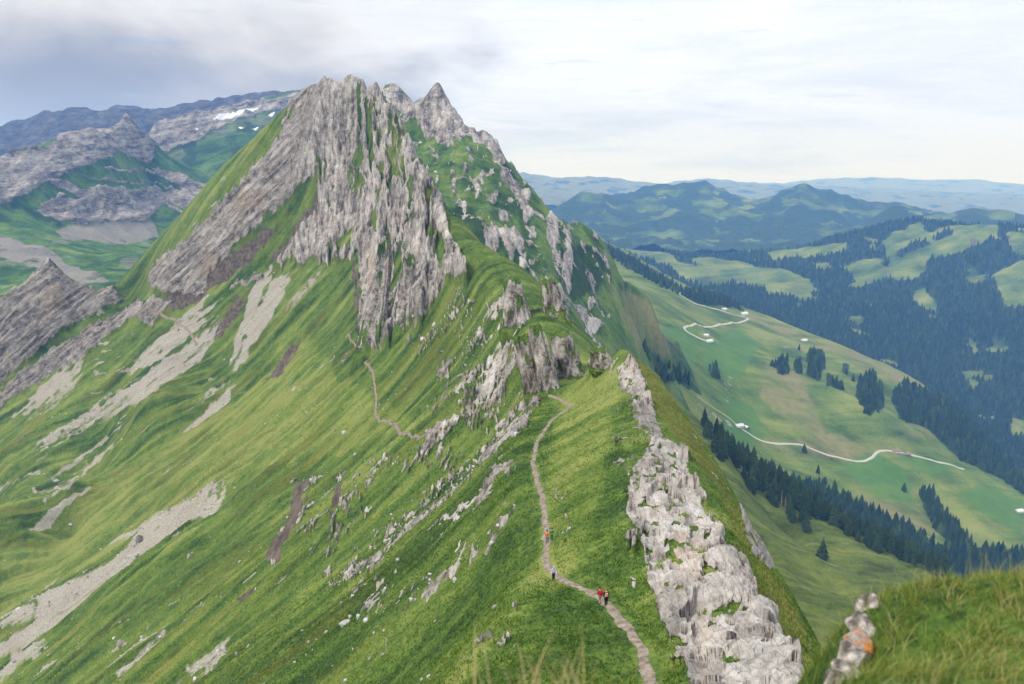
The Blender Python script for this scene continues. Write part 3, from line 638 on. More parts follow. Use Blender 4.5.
def ground_mat(name, s=1.0, rock_sc=(0.2, 0.03, 0.03), rock_rot=(0, 0, 0), bump=0.5, hue=1.0, grain=1.0, screev=1.0, rockv=1.0, crk=0.55, diag_rot=None, pits=0.0):
    """grass, rock, scree, soil and wood floor, each where its own cover lies; s = size of the pattern in metres"""
    t = NT(name); P = t.pos()
    nb = t.noise(P, 1 / (14 * s), 5, 0.6); nm = t.noise(P, 1 / (3 * s), 4, 0.6); nf = t.noise(P, 1 / (0.7 * s), 3, 0.65)
    fall = t.noise(t.pos((0.014 / s, 0.13 / s, 0.014 / s), (0, 0, R(-20))), 1.0, 5, 0.6, 0.4)
    tone = t.attr('tone')
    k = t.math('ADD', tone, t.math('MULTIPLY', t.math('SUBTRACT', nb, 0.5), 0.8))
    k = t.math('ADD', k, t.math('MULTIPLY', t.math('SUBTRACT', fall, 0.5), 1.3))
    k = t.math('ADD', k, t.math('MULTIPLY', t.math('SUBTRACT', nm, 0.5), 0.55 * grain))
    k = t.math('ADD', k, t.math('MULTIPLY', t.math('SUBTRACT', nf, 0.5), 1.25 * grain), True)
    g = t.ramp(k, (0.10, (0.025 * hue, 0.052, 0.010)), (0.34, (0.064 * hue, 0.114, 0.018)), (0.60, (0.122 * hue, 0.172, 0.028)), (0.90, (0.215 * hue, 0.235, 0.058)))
    ol = t.math('MULTIPLY', t.attr('olive'), t.math('ADD', 0.35, nm))
    g = t.mix(ol, g, t.ramp(nf, (0.3, (0.065, 0.058, 0.008)), (0.7, (0.165, 0.145, 0.02))))
    g = t.mix(t.math('MULTIPLY', t.attr('dry'), 0.85), g, t.ramp(nm, (0.3, (0.16, 0.155, 0.05)), (0.7, (0.25, 0.215, 0.10))))
    g = t.mix(t.math('MULTIPLY', t.attr('lush'), 0.8), g, t.ramp(nm, (0.3, (0.06, 0.15, 0.022)), (0.7, (0.085, 0.18, 0.03))))
    # soil seen between the tufts
    g = t.mix(t.math('MULTIPLY', t.ramp(t.noise(P, 1 / (1.6 * s), 5, 0.7), (0.62, 0.0), (0.72, 1.0)), 0.35), g, (0.15, 0.12, 0.075))
    g = t.mix(t.edge(t.attr('dirt_shade'), nm, 0.5, 0.2), g, t.ramp(t.noise(t.pos((.3 / s, .05 / s, .3 / s)), 1, 4), (0.3, (0.045, 0.034, 0.026)), (0.7, (0.16, 0.125, 0.09))))  # brown soil, and the painted shade of the peak clefts
    sc = t.ramp(t.noise(P, 1 / (1.1 * s), 5, 0.75), (0.28, tuple(a * screev for a in (0.19, 0.165, 0.138))), (0.5, tuple(a * screev for a in (0.37, 0.325, 0.275))), (0.72, tuple(a * screev for a in (0.52, 0.475, 0.415))))
    sc = t.mix(t.math('MULTIPLY', t.ramp(t.noise(P, 1 / (22 * s), 3), (0.45, 0.0), (0.65, 1.0)), 0.5), sc, (0.33, 0.27, 0.22))
    g = t.mix(t.math('MULTIPLY', t.edge(t.attr('scree'), t.math('ADD', t.math('MULTIPLY', t.noise(t.pos((0.05 / s, 0.7 / s, 0.08 / s), (0, 0, R(-20))), 1.0, 5, 0.7), 0.75), t.math('MULTIPLY', t.noise(P, 1 / (1.2 * s), 5, 0.8), 0.25)), 1.25, 0.22), 0.85), g, sc)
    fo = t.ramp(nf, (0.3, (0.014, 0.030, 0.013)), (0.7, (0.038, 0.066, 0.024)))
    g = t.mix(t.edge(t.attr('forest'), nm, 0.5, 0.15), g, fo)
    # limestone
    rp = t.pos(rock_sc, rock_rot)
    r2 = t.noise(P, 1 / (1.3 * s), 5, 0.7)
    if diag_rot:
        rd = t.pos((rock_sc[1], rock_sc[1], rock_sc[0]), diag_rot); dg = t.attr('diag')
        vm = t.node('ShaderNodeMix', data_type='VECTOR'); t.put(vm.inputs[0], dg); t.put(vm.inputs[4], rp); t.put(vm.inputs[5], rd); rp = vm.outputs[1]
    r1 = t.noise(rp, 1.0, 6, 0.65, 0.3); r3 = t.noise(rp, 3.7 if isinstance(rp, bpy.types.NodeSocket) else 3.7, 5, 0.7)
    rv = t.node('ShaderNodeVectorMath', operation='SCALE'); t.put(rv.inputs[0], rp); rv.inputs['Scale'].default_value = 0.36
    r0 = t.noise(rv.outputs[0], 1.0, 5, 0.6, 0.4)
    r4 = t.noise(P, 1 / (6.5 * s), 6, 0.65, 0.5)
    rk = t.math('ADD', t.math('ADD', t.math('MULTIPLY', r1, 0.27), t.math('MULTIPLY', r0, 0.18)), t.math('ADD', t.math('MULTIPLY', r3, 0.15), t.math('ADD', t.math('MULTIPLY', r2, 0.18), t.math('MULTIPLY', r4, 0.22))))
    rk = t.math('ADD', t.math('MULTIPLY', t.math('SUBTRACT', rk, 0.5), 1.55), 0.495)
    v = rockv
    rc = t.ramp(rk, (0.40, (0.075 * v, 0.066 * v, 0.054 * v)), (0.465, (0.26 * v, 0.226 * v, 0.187 * v)), (0.525, (0.45 * v, 0.396 * v, 0.336 * v)), (0.62, (0.70 * v, 0.64 * v, 0.565 * v)))
    rc = t.mix(t.math('MULTIPLY', t.ramp(t.noise(P, 1 / (9 * s), 5, 0.65), (0.52, 0.0), (0.66, 1.0)), 0.45), rc, t.mix(r2, (0.16, 0.15, 0.14), (0.30, 0.27, 0.235)))
    rc = t.mix(t.math('MULTIPLY', t.edge(t.attr('ochre'), r2, 0.9, 0.4), 0.45), rc, t.ramp(r2, (0.3, (0.27, 0.155, 0.07)), (0.7, (0.47, 0.33, 0.19))))
    crack = t.node('ShaderNodeTexVoronoi', feature='DISTANCE_TO_EDGE'); t.put(crack.inputs['Vector'], t.pos(tuple(a * 1.6 for a in rock_sc), rock_rot))
    cr = t.ramp(t.math('ADD', crack.outputs['Distance'], t.math('MULTIPLY', t.math('SUBTRACT', r2, 0.5), 0.06)), (0.0, 1.0), (0.045, 0.0))
    rc = t.mix(t.math('MULTIPLY', cr, crk), rc, (0.075, 0.07, 0.06))
    if pits:
        rc = t.mix(t.math('MULTIPLY', t.ramp(t.noise(P, 1.9, 5, 0.75), (0.58, 0.0), (0.66, 1.0)), pits), rc, (0.06, 0.065, 0.035))
        rc = t.mix(t.math('MULTIPLY', t.ramp(t.noise(P, 0.55, 5, 0.7), (0.60, 0.0), (0.68, 1.0)), pits * 0.8), rc, (0.13, 0.12, 0.09))
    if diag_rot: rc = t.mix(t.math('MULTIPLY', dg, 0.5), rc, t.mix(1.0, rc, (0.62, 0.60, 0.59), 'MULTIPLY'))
    rc = t.mix(t.math('MULTIPLY', t.attr('pale'), 0.16), rc, (0.62, 0.575, 0.52))
    rm = t.edge(t.attr('rock'), t.noise(P, 1 / (1.8 * s), 5, 0.7), 0.8, 0.1)
    c = t.mix(rm, g, rc)
    c = t.mix(t.edge(t.attr('snow'), nm, 0.4, 0.15), c, (0.80, 0.82, 0.85))
    t.put(t.b.inputs['Base Color'], c)
    bh = t.math('ADD', t.math('MULTIPLY', nf, 0.35), t.math('MULTIPLY', nm, 0.8))
    bh = t.math('ADD', bh, t.math('MULTIPLY', rm, t.math('SUBTRACT', t.math('MULTIPLY', rk, 4.0), t.math('MULTIPLY', cr, 1.4 * crk))))
    bp = t.node('ShaderNodeBump'); bp.inputs['Strength'].default_value = bump; bp.inputs['Distance'].default_value = 0.8 * s
    t.put(bp.inputs['Height'], bh); t.l.new(bp.outputs[0], t.b.inputs['Normal'])
    return t.m

def plain(name, col, rough=0.8, var=0.25, sc=3.0, spec=0.2):
    t = NT(name); n = t.noise(t.pos(), sc, 4, 0.6)
    a = tuple(c * (1 - var) for c in col); b = tuple(min(1, c * (1 + var)) for c in col)
    t.put(t.b.inputs['Base Color'], t.ramp(n, (0.3, a), (0.7, b)))
    t.b.inputs['Roughness'].default_value = rough; t.b.inputs['Specular IOR Level'].default_value = spec
    return t.m
# ================================================================== BUILD THE LAND
import time as _t
_T0 = _t.time()
def sheet(name, fn, az, r, nA, nR, mat, **kw):
    x, y = fan_grid(kw.pop('base'), az[0], az[1], nA, r[0], r[1], nR, **kw)
    z, at = fn(x, y, True)
    V = np.stack([x, y, z], -1).reshape(-1, 3)
    me = np_mesh(name, V, grid_faces(nA, nR), True, {k: v.ravel() for k, v in at.items()})
    o = link(name, me, mat); o['kind'] = 'structure'
    return o
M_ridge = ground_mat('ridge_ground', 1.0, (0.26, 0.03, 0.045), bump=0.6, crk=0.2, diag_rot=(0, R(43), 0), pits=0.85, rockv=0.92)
M_back = ground_mat('summit_ground', 2.2, (0.09, 0.02, 0.02), bump=0.6, hue=0.9)
M_mead = ground_mat('meadow_ground', 6.0, (0.05, 0.03, 0.03), bump=0.35, hue=1.0, grain=0.6)
M_hill = ground_mat('hill_ground', 9.0, (0.02, 0.02, 0.02), bump=0.4, grain=0.6)
M_far = ground_mat('far_ground', 22.0, (0.01, 0.01, 0.01), bump=0.3, grain=0.6)
M_alp = ground_mat('alpine_ground', 4.0, (0.012, 0.012, 0.075), rock_rot=(0, R(14), 0), bump=0.7, hue=0.8, rockv=0.8, screev=0.6)

M_dark = ground_mat('dark_peak_ground', 6.0, (0.02, 0.02, 0.05), bump=0.5, hue=0.6, rockv=0.16, screev=0.2)  # far peaks: darker rock and scree than the alpine ground
DETAIL = 1.0
q = lambda n: max(40, int(n * DETAIL))
sheet('ridge', heightA, (-56, 48), (6, 1450), q(1520), q(1000), M_ridge, base=surfA)
sheet('rocky_summits', heightG, (-16, 18), (800, 2300), q(420), q(420), M_back, base=surfG)
sheet('meadow', heightB, (-5, 54), (900, 4200), q(520), q(420), M_mead, base=surfB)
sheet('wooded_valley', heightC, (-8, 54), (1900, 6000), q(560), q(380), M_hill, base=surfC)
sheet('wooded_hill', heightD0, (6, 54), (4100, 6600), q(300), q(110), M_far, base=heightD0)
sheet('blue_hills', heightD1, (-12, 54), (4800, 9500), q(500), q(200), M_far, base=heightD1)
sheet('lowland_hills', heightD2, (-14, 54), (8600, 17500), q(460), q(140), M_far, base=heightD2)
sheet('horizon_hills', heightD3, (-14, 54), (14500, 23500), q(400), q(100), M_far, base=heightD3)
sheet('valley_cliffs', heightE1, (-66, -10), (1100, 3600), q(600), q(380), M_alp, base=surfE1)
sheet('glacier_slopes', heightE2, (-34, -8), (2300, 4300), q(320), q(260), M_alp, base=surfE2)
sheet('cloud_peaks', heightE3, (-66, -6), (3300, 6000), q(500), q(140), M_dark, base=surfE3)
# lowland the hills stand on
g = np.linspace(-24500, 24500, 41)
gx, gy = np.meshgrid(g, g, indexing='ij')
o = link('ground', np_mesh('ground', np.stack([gx, gy, -905 + 0 * gx], -1).reshape(-1, 3), grid_faces(41, 41)), M_far); o['kind'] = 'structure'
print('land', _t.time() - _T0)
# ================================================================== WHERE THINGS STAND
FN = dict(A=heightA, G=heightG, B=heightB, C=heightC)
def top(x, y, which='AGB'):
    x = np.asarray(x, float); y = np.asarray(y, float)
    z = None
    for k in which:
        h = FN[k](x, y)
        if k == 'A': h = np.where(np.hypot(x, y) > 1440, -2000, h)
        if k == 'G': h = np.where((np.hypot(x, y) < 810) | (np.hypot(x, y) > 2290) | (x / y > 0.32), -2000, h)
        if k == 'B': h = np.where(np.hypot(x, y) < 905, -2000, h)
        if k == 'C': h = np.where(np.hypot(x, y) < 1905, -2000, h)
        z = h if z is None else np.maximum(z, h)
    return z
def hit(px, py, which='AGB', y0=40, y1=3600, n=900):
    """first ground met along a line of sight"""
    Ys = np.exp(np.linspace(math.log(y0), math.log(y1), n))
    a = np.array(pt(px, py, 1.0))
    for _ in range(2):
        z = top(a[0] * Ys, Ys, which); d = a[2] * Ys - z
        i = int(np.argmax(d < 0))
        if not (d < 0).any(): i = n - 1
        if i == 0: i = 1
        Ys = np.linspace(Ys[i - 1], Ys[i], 40); n = 40
    Y = Ys[i]; return np.array((a[0] * Y, Y, float(top(np.array([a[0] * Y]), np.array([Y]), which)[0])))

class MB:
    """collects simple solids and links them as one mesh"""
    def __init__(self): self.v = []; self.f = []
    def add(self, v, f):
        n = len(self.v); self.v += [tuple(p) for p in v]; self.f += [tuple(i + n for i in q_) for q_ in f]
    def box(self, x0, x1, y0, y1, z0, z1):
        self.add([(x, y, z) for x in (x0, x1) for y in (y0, y1) for z in (z0, z1)], [(0, 1, 3, 2), (4, 6, 7, 5), (0, 4, 5, 1), (2, 3, 7, 6), (0, 2, 6, 4), (1, 5, 7, 3)])
    def ring(self, pts_list, cap=True):
        n = len(pts_list[0]); V = [p for r in pts_list for p in r]; F = []
        for a in range(len(pts_list) - 1):
            for i in range(n): F.append((a * n + i, a * n + (i + 1) % n, (a + 1) * n + (i + 1) % n, (a + 1) * n + i))
        if cap: F += [tuple(range(n - 1, -1, -1)), tuple((len(pts_list) - 1) * n + i for i in range(n))]
        self.add(V, F)
    def build(self, name, mat, parent=None, smooth=False):
        me = bpy.data.meshes.new(name); me.from_pydata(self.v, [], self.f); me.update()
        if smooth:
            for p in me.polygons: p.use_smooth = True
        return link(name, me, mat, parent)

# ------------------------------------------------------------------ paths and roads, draped on the ground
M_path = plain('trodden_earth', (0.25, 0.20, 0.15), 0.95, 0.55, 1.6, 0.1)
M_gravel = plain('gravel_road', (0.46, 0.43, 0.37), 0.95, 0.15, 0.5, 0.1)
M_track = plain('farm_track', (0.30, 0.30, 0.18), 0.95, 0.25, 0.2, 0.1)
def ribbon(name, P, width, mat, which, lift, step, rag=0.0, k=5):
    P = np.array(P)[:, :2]
    d = np.concatenate([[0], np.cumsum(np.hypot(*np.diff(P, axis=0).T))])
    t = np.arange(0, d[-1], step)
    # smooth through the points
    def cr(v):
        out = np.interp(t, d, v)
        m = max(1, int(np.median(np.diff(d)) / step * 0.6)); ker = np.ones(2 * m + 1) / (2 * m + 1)
        pad = np.concatenate([2 * out[0] - out[m:0:-1], out, 2 * out[-1] - out[-2:-m - 2:-1]]) if len(out) > m + 1 else out
        return np.convolve(pad, ker, 'valid') if len(pad) > len(out) else out
    x = cr(P[:, 0]); y = cr(P[:, 1])
    tx = np.gradient(x); ty = np.gradient(y); L = np.hypot(tx, ty) + 1e-9; nx, ny = -ty / L, tx / L
    wv = width * (1 + rag * fbm(t / (width * 3), t * 0 + 3, 3, 811))
    s = np.linspace(-0.5, 0.5, k)[None, :]
    off = (rag * width * 0.35 * fbm(t / (width * 4), t * 0 + 9, 3, 812))[:, None]
    X = x[:, None] + nx[:, None] * (s * wv[:, None] + off); Yy = y[:, None] + ny[:, None] * (s * wv[:, None] + off)
    Z = top(X, Yy, which) + lift * (1 - (2 * np.abs(s)) ** 4 * 0.9)
    o = link(name, np_mesh(name, np.stack([X, Yy, Z], -1).reshape(-1, 3), grid_faces(len(t), k)), mat)
    o['kind'] = 'structure'; return o
ribbon('ridge_path', _tr[:, :2], 0.85, M_path, 'A', 0.10, 0.4, 0.9, 7)
far_path = [(348,334),(357,347),(361,360),(373,370),(375,388),(378,405),(373,412),(377,419),(392,424),(407,437),(418,436),(430,433),(442,426)]
ribbon('slope_path', [hit(*p, 'A') for p in far_path], 1.3, M_path, 'A', 0.5, 1.0, 0.6)
rock_path = [(433,412),(440,401),(452,378),(464,372),(465,388),(468,399),(467,413),(480,409),(496,402)]
ribbon('rock_path', [hit(*p, 'A') for p in rock_path], 1.0, M_path, 'A', 0.4, 0.8, 0.6)
ribbon('traverse_path', [hit(*p, 'A') for p in [(152,313),(167,317),(180,325),(192,334),(197,346)]], 2.2, M_path, 'A', 0.7, 2.0, 0.5)
road_hi = [(670,283),(677,291),(685,299),(699,305),(724,311),(735,315),(747,317),(750,319),(739,323),(724,324),(699,325),(686,327),(681,329),(686,332),(699,338),(709,342)]
ribbon('upper_road', [hit(*p, 'B', 900) for p in road_hi], 6.5, M_gravel, 'B', 1.0, 6, 0.1)
road_lo = [(739,427),(744,430),(754,437),(764,442),(779,444),(799,444),(806,446),(817,451),(840,458),(860,462),(871,459),(876,453),(881,450),(891,451),(916,456),(942,463),(964,469)]
ribbon('lower_road', [hit(*p, 'B', 900) for p in road_lo], 5.5, M_gravel, 'B', 0.9, 5, 0.1)
ribbon('farm_track', [hit(*p, 'B', 900) for p in [(697,396),(709,405),(722,413),(729,417),(735,424),(739,427)]], 5, M_track, 'B', 0.9, 5, 0.2)

# ------------------------------------------------------------------ alpine huts
M_wood = plain('weathered_wood', (0.20, 0.13, 0.085), 0.8, 0.35, 2.0)
M_white = plain('white_render', (0.72, 0.70, 0.66), 0.8, 0.1, 1.0)
M_roof_l = plain('pale_sheet_roof', (0.62, 0.62, 0.62), 0.5, 0.1, 1.0, 0.4)
M_roof_d = plain('brown_shingle_roof', (0.24, 0.17, 0.14), 0.85, 0.3, 2.0)
M_pane = plain('window_glass', (0.05, 0.06, 0.07), 0.2, 0.1, 1.0, 0.5)
def hut(px, py, rz, L, Wd, hw, wall, roof, label, cat='hut', name='alpine_hut'):
    p = hit(px, py, 'B', 900)
    o = empty(name, (p[0], p[1], p[2] - 0.8), R(rz)); tag(o, label, cat, 'huts and barns on the alp')
    m = MB(); a, b = L / 2, Wd / 2; hr = hw + Wd * 0.33
    sec = [(-b, 0), (b, 0), (b, hw), (0, hr), (-b, hw)]
    m.ring([[(x, y, z) for y, z in sec] for x in (-a, a)]); m.build('wall', wall, o)
    r = MB(); e = 0.9
    for s in (-1, 1):
        v = []
        for x in (-a - e, a + e):
            v += [(x, 0, hr + 0.02), (x, 0, hr + 0.3), (x, s * (b + e), hw - 0.33 * e * 2 + 0.02), (x, s * (b + e), hw - 0.33 * e * 2 + 0.3)]
        r.add(v, [(0, 1, 3, 2), (4, 6, 7, 5), (0, 4, 5, 1), (2, 3, 7, 6), (0, 2, 6, 4), (1, 5, 7, 3)])
    ro = r.build('roof', roof, o)
    c = MB(); c.box(a * 0.4, a * 0.4 + 0.8, 0.6, 1.4, hw, hr + 1.0); c.build('chimney', M_white, ro)
    for x in (-a * 0.5, a * 0.5):
        for s in (-1, 1):
            wn = MB(); wn.box(x - 0.6, x + 0.6, s * b - 0.06, s * b + 0.06, hw * 0.45, hw * 0.85); wn.build('window', M_pane, o)
    d = MB(); d.box(a - 0.05, a + 0.08, -0.7, 0.7, 0.5, 2.9); d.build('door', M_wood, o)
    return o
hut(739,427,20,17,10,4.5,M_white,M_roof_l,'pale barn where the farm track meets the lower road, in the lush meadow')
hut(747,428,110,9,7,3.2,M_wood,M_roof_l,'small shed just right of the pale barn in the lush meadow')
hut(896,452,-10,16,10,4.5,M_white,M_roof_d,'brown roofed farmhouse on the lower road just after its sharp bend')
hut(907,455,-15,14,9,3.6,M_wood,M_roof_d,'dark low barn just right of the brown roofed farmhouse')
hut(744,315,30,22,13,6,M_white,M_roof_l,'white house at the end loop of the upper road')
hut(724,310,20,14,9,4,M_white,M_roof_l,'white hut beside the upper road before its loop')
hut(706,336,0,11,8,3.5,M_white,M_roof_l,'little white hut inside the last bend of the upper road')
hut(709,342,25,17,10,4,M_white,M_roof_l,'pale hut where the upper road ends')
hut(804,341,15,16,9,4,M_white,M_roof_l,'white hut alone on the tan shoulder above the spruce clumps')
hut(1019,512,10,15,10,4.5,M_white,M_roof_l,'white barn alone at the right edge below the dark forest')
hut(928,567,25,9,6,3,M_wood,M_roof_l,'grey shed on the pale track above the spruce gully')

# ------------------------------------------------------------------ spruces
M_needle = NT('spruce_needles')
_a = M_needle.node('ShaderNodeObjectInfo').outputs['Random']
M_needle.put(M_needle.b.inputs['Base Color'], M_needle.mix(_a, (0.016, 0.036, 0.014), (0.040, 0.070, 0.024)))
M_needle = M_needle.m
_f = NT('forest_needles'); _v = _f.attr('tint')
_f.put(_f.b.inputs['Base Color'], _f.ramp(_v, (0.0, (0.012, 0.028, 0.013)), (0.6, (0.028, 0.058, 0.017)), (1.0, (0.070, 0.115, 0.028)))); M_forest = _f.m
M_bark = plain('spruce_bark', (0.11, 0.08, 0.06), 0.9, 0.3, 6.0)
M_dead = plain('dead_wood', (0.30, 0.26, 0.23), 0.9, 0.2, 4.0)

def spruce_meshes(seed):
    rng = random.Random(seed); m = MB(); H_ = 22.0
    n = 13
    for i in range(n):
        t = i / (n - 1); zb = 1.6 + t * (H_ - 3.4); rad = (1 - t) ** 0.7 * 4.4 + 0.35
        nb = max(6, int(13 - 6 * t)); a0 = rng.random() * 6.3; lift = 1.9 - 0.6 * t
        for k in range(nb):
            a = a0 + k * 2 * math.pi / nb + rng.uniform(-.2, .2); r = rad * rng.uniform(0.62, 1.18); wd = 2.2 * math.pi * rad / nb * rng.uniform(.35, .6) + 0.12
            ca, sa = math.cos(a), math.sin(a); dz = -0.28 * r - rng.uniform(0, .4)
            m.add([(0, 0, zb + lift), (ca * r * .55 - sa * wd, sa * r * .55 + ca * wd, zb + dz * .35 + .35), (ca * r, sa * r, zb + dz), (ca * r * .55 + sa * wd, sa * r * .55 - ca * wd, zb + dz * .35 + .35), (ca * r * .5, sa * r * .5, zb + dz - .7)],
                  [(0, 1, 2, 3), (0, 4, 1), (1, 4, 2), (2, 4, 3), (3, 4, 0)])
    m.ring([[(math.cos(a) * r, math.sin(a) * r, z) for a in np.linspace(0, 2 * math.pi, 5, endpoint=False)] for z, r in ((H_ - 3, .5), (H_ + .8, .03))])
    cr = bpy.data.meshes.new('crown'); cr.from_pydata(m.v, [], m.f); cr.materials.append(M_needle)
    t_ = MB(); t_.ring([[(math.cos(a) * r, math.sin(a) * r, z) for a in np.linspace(0, 2 * math.pi, 8, endpoint=False)] for z, r in ((-1.5, .42), (0, .38), (8, .26), (19, .06))])
    tr = bpy.data.meshes.new('trunk'); tr.from_pydata(t_.v, [], t_.f); tr.materials.append(M_bark)
    return cr, tr
SPR = [spruce_meshes(s) for s in range(6)]
def spruce(x, y, z, hgt, label, group, rng):
    cr, tr = SPR[rng.randrange(6)]
    o = bpy.data.objects.new('spruce_tree', None); COL.objects.link(o)
    s = hgt / 22.5; w_ = s * rng.uniform(1.05, 1.7)
    o.location = (x, y, z - 0.3); o.scale = (w_, w_, s); o.rotation_euler = (0, 0, rng.uniform(0, 6.28))
    tag(o, label, 'tree', group)
    for nm, me in (('crown', cr), ('trunk', tr)):
        c = bpy.data.objects.new(nm, me); COL.objects.link(c); c.parent = o
    return o
def forest_mesh(name, X, Y, Z, Hh, seed, sides=6):
    """one mass of small spruces"""
    rng = np.random.default_rng(seed); n = len(X); ang = rng.random(n) * 6.28
    V = []; F = []; base = np.arange(n) * 0
    k = np.arange(sides) * 2 * math.pi / sides
    tiers = [(0.02, 0.60, 0.225), (0.26, 0.82, 0.19), (0.52, 1.0, 0.135)]
    per = len(tiers) * (sides + 1)
    Vt = np.zeros((n, per, 3), np.float32); Ft = []
    wob = 0.75 + 0.5 * rng.random((n, len(tiers), sides)); wd = (0.85 + 0.5 * rng.random(n))
    for t, (b, tp, r) in enumerate(tiers):
        o = t * (sides + 1)
        rr = Hh[:, None] * r * wob[:, t] * wd[:, None]
        Vt[:, o:o + sides, 0] = X[:, None] + rr * np.cos(k[None] + ang[:, None]); Vt[:, o:o + sides, 1] = Y[:, None] + rr * np.sin(k[None] + ang[:, None])
        Vt[:, o:o + sides, 2] = Z[:, None] + Hh[:, None] * (b + 0.05 * (wob[:, t] - 1))
        Vt[:, o + sides, 0] = X; Vt[:, o + sides, 1] = Y; Vt[:, o + sides, 2] = Z + Hh * tp
        for i in range(sides): Ft.append((o + i, o + (i + 1) % sides, o + sides))
    Ft = np.array(Ft); F = (Ft[None] + (np.arange(n) * per)[:, None, None]).reshape(-1, 3)
    tint = np.repeat(np.clip(rng.normal(.42, .22, n), 0, 1), per)
    o = link(name, np_mesh(name, Vt.reshape(-1, 3), F, False, {'tint': tint}), M_forest)
    return tag(o, None, None, None, 'stuff')

# clumps on the alp: outline in the picture, what tells them apart
CL = [
 ([(642,349),(652,352),(672,368),(692,378),(690,388),(680,384),(664,386)], 'dark spruce in the wood right behind the grassy hilltop', 'spruces behind the hilltop'),
 ([(703,425),(714,432),(728,446),(740,460),(740,470),(722,462),(705,440)], 'dark spruce in the row below the hilltop crest, under the farm track', 'spruces under the farm track'),
 ([(738,455),(760,470),(790,478),(812,486),(812,540),(798,536),(790,515),(760,500),(735,478)], 'tall dark spruce at the upper left end of the long gully wood', 'spruces at the head of the gully'),
 ([(812,484),(830,490),(860,505),(890,520),(905,525),(935,545),(965,548),(1000,552),(1045,548),(1045,580),(940,578),(900,560),(850,540),(812,518)], 'dark spruce in the long gully wood running down to the right', 'spruces along the gully'),
 ([(918,488),(930,490),(950,520),(975,545),(960,552),(935,530)], 'dark spruce in the straight strip slanting between two meadows', 'spruces of the slanting strip'),
 ([(859,378),(872,372),(885,395),(882,410),(868,418),(856,402)], 'dark spruce in the large oval clump on the meadow shoulder', 'spruces of the oval clump'),
 ([(774,362),(788,360),(790,374),(778,375)], 'dark spruce in the leftmost small clump of the row above the meadow', 'spruces of the leftmost small clump'),
 ([(794,361),(801,362),(801,374),(795,372)], 'dark spruce in the narrow clump, second in the row above the meadow', 'spruces of the narrow clump'),
 ([(806,354),(822,350),(826,364),(818,382),(808,376)], 'dark spruce in the tallest clump of the row above the meadow', 'spruces of the tallest small clump'),
 ([(826,374),(840,384),(842,390),(828,386)], 'dark spruce in the clump just below and right of the tallest one', 'spruces of the lower small clump'),
 ([(892,390),(906,384),(930,392),(960,408),(1024,430),(1080,450),(1080,530),(1030,500),(1000,478),(960,460),(930,430),(900,420),(893,402)], 'dark spruce in the forest edge right of the oval clump', 'spruces of the right forest edge'),
 ([(708,365),(720,370),(720,380),(712,378)], 'dark spruce in the tiny thicket alone in mid meadow', 'spruces of the meadow thicket'),
 ([(580,236),(612,248),(640,266),(690,294),(720,306),(700,304),(660,287),(620,264)], 'small dark spruce in the thin line along the far meadow edge', 'spruces along the far meadow edge'),
 ([(680,290),(720,296),(745,312),(730,308),(700,303)], 'small dark spruce beside the upper road', 'spruces beside the upper road'),
]
rng = np.random.default_rng(5)
cand = []
for (x0, x1, y0, y1, sp) in ((180, 2300, 620, 1750, 10.5), (150, 1900, 1750, 3400, 13.0)):
    gx, gy = np.meshgrid(np.arange(x0, x1, sp), np.arange(y0, y1, sp)); gx = gx.ravel() + rng.uniform(-.42, .42, gx.size) * sp; gy = gy.ravel() + rng.uniform(-.42, .42, gy.size) * sp
    k_ = (gx / gy < 0.72) & (gx / gy > 0.06); gx, gy = gx[k_], gy[k_]
    gz = top(gx, gy); px, py = proj(gx, gy, gz)
    nj = fbm(gx / 40, gy / 40, 3, 901)
    for ci, (poly, lab, grp) in enumerate(CL):
        mk = poly_mask([poly], 0)
        ins = (look(mk, px + 2.0 * nj, py + 1.5 * nj) > 0.5)
        for i in np.nonzero(ins)[0]: cand.append((math.sqrt(gx[i] ** 2 + gy[i] ** 2 + gz[i] ** 2), gx[i], gy[i], gz[i], ci, px[i], py[i]))
# a tree may only stand where the ground is seen or nearly so
def seen(x, y, z, up=18.0):
    n = 60; t = np.linspace(0.15, 0.985, n)
    ok = np.ones(len(x), bool)
    for tt in t:
        ok &= top(x * tt, y * tt, 'AG') < (z + up) * tt
    return ok
cand = np.array(cand)
ok = seen(cand[:, 1], cand[:, 2], cand[:, 3]); cand = cand[ok]
cand = cand[np.argsort(cand[:, 0])]
LONE = [(904,491,'small lone spruce between the lush meadow and the slanting strip'),(818,473,'small lone spruce below the middle of the lower road'),(804,452,'small lone spruce just under the lower road where it starts to descend'),
 (720,460,'lone spruce on the near slope left of the gully wood'),(906,560,'lone round spruce on the pale track of the near spur'),(866,537,'left one of two spruces on the near spur edge'),(873,541,'right one of two spruces on the near spur edge'),
 (846,374,'lone spruce right of the small clumps on the tan shoulder'),(853,381,'tiny spruce on the tan shoulder beside the oval clump'),(799,350,'tiny lone spruce on the meadow above the small clumps'),(772,366,'tiny spruce left of the leftmost small clump'),
 (822,558,'dark young spruce low on the near slope under the gully wood'),(825,484,'spruce standing apart just above the gully wood, left of a pair'),(834,489,'spruce standing apart just above the gully wood, right of its neighbour')]
prng = random.Random(11)
for px, py, lab in LONE:
    p = hit(px, py, 'AGB', 300); spruce(p[0], p[1], p[2], prng.uniform(17, 24), lab, 'lone spruces on the alp', prng)
NIND = 286
for c in cand[:NIND]:
    ci = int(c[4]); spruce(c[1], c[2], c[3], prng.uniform(12, 27), CL[ci][1], CL[ci][2], prng)
rest = cand[NIND:]
forest_mesh('alp_spruce_wood', rest[:, 1], rest[:, 2], rest[:, 3], np.random.default_rng(3).uniform(11, 27, len(rest)), 21)
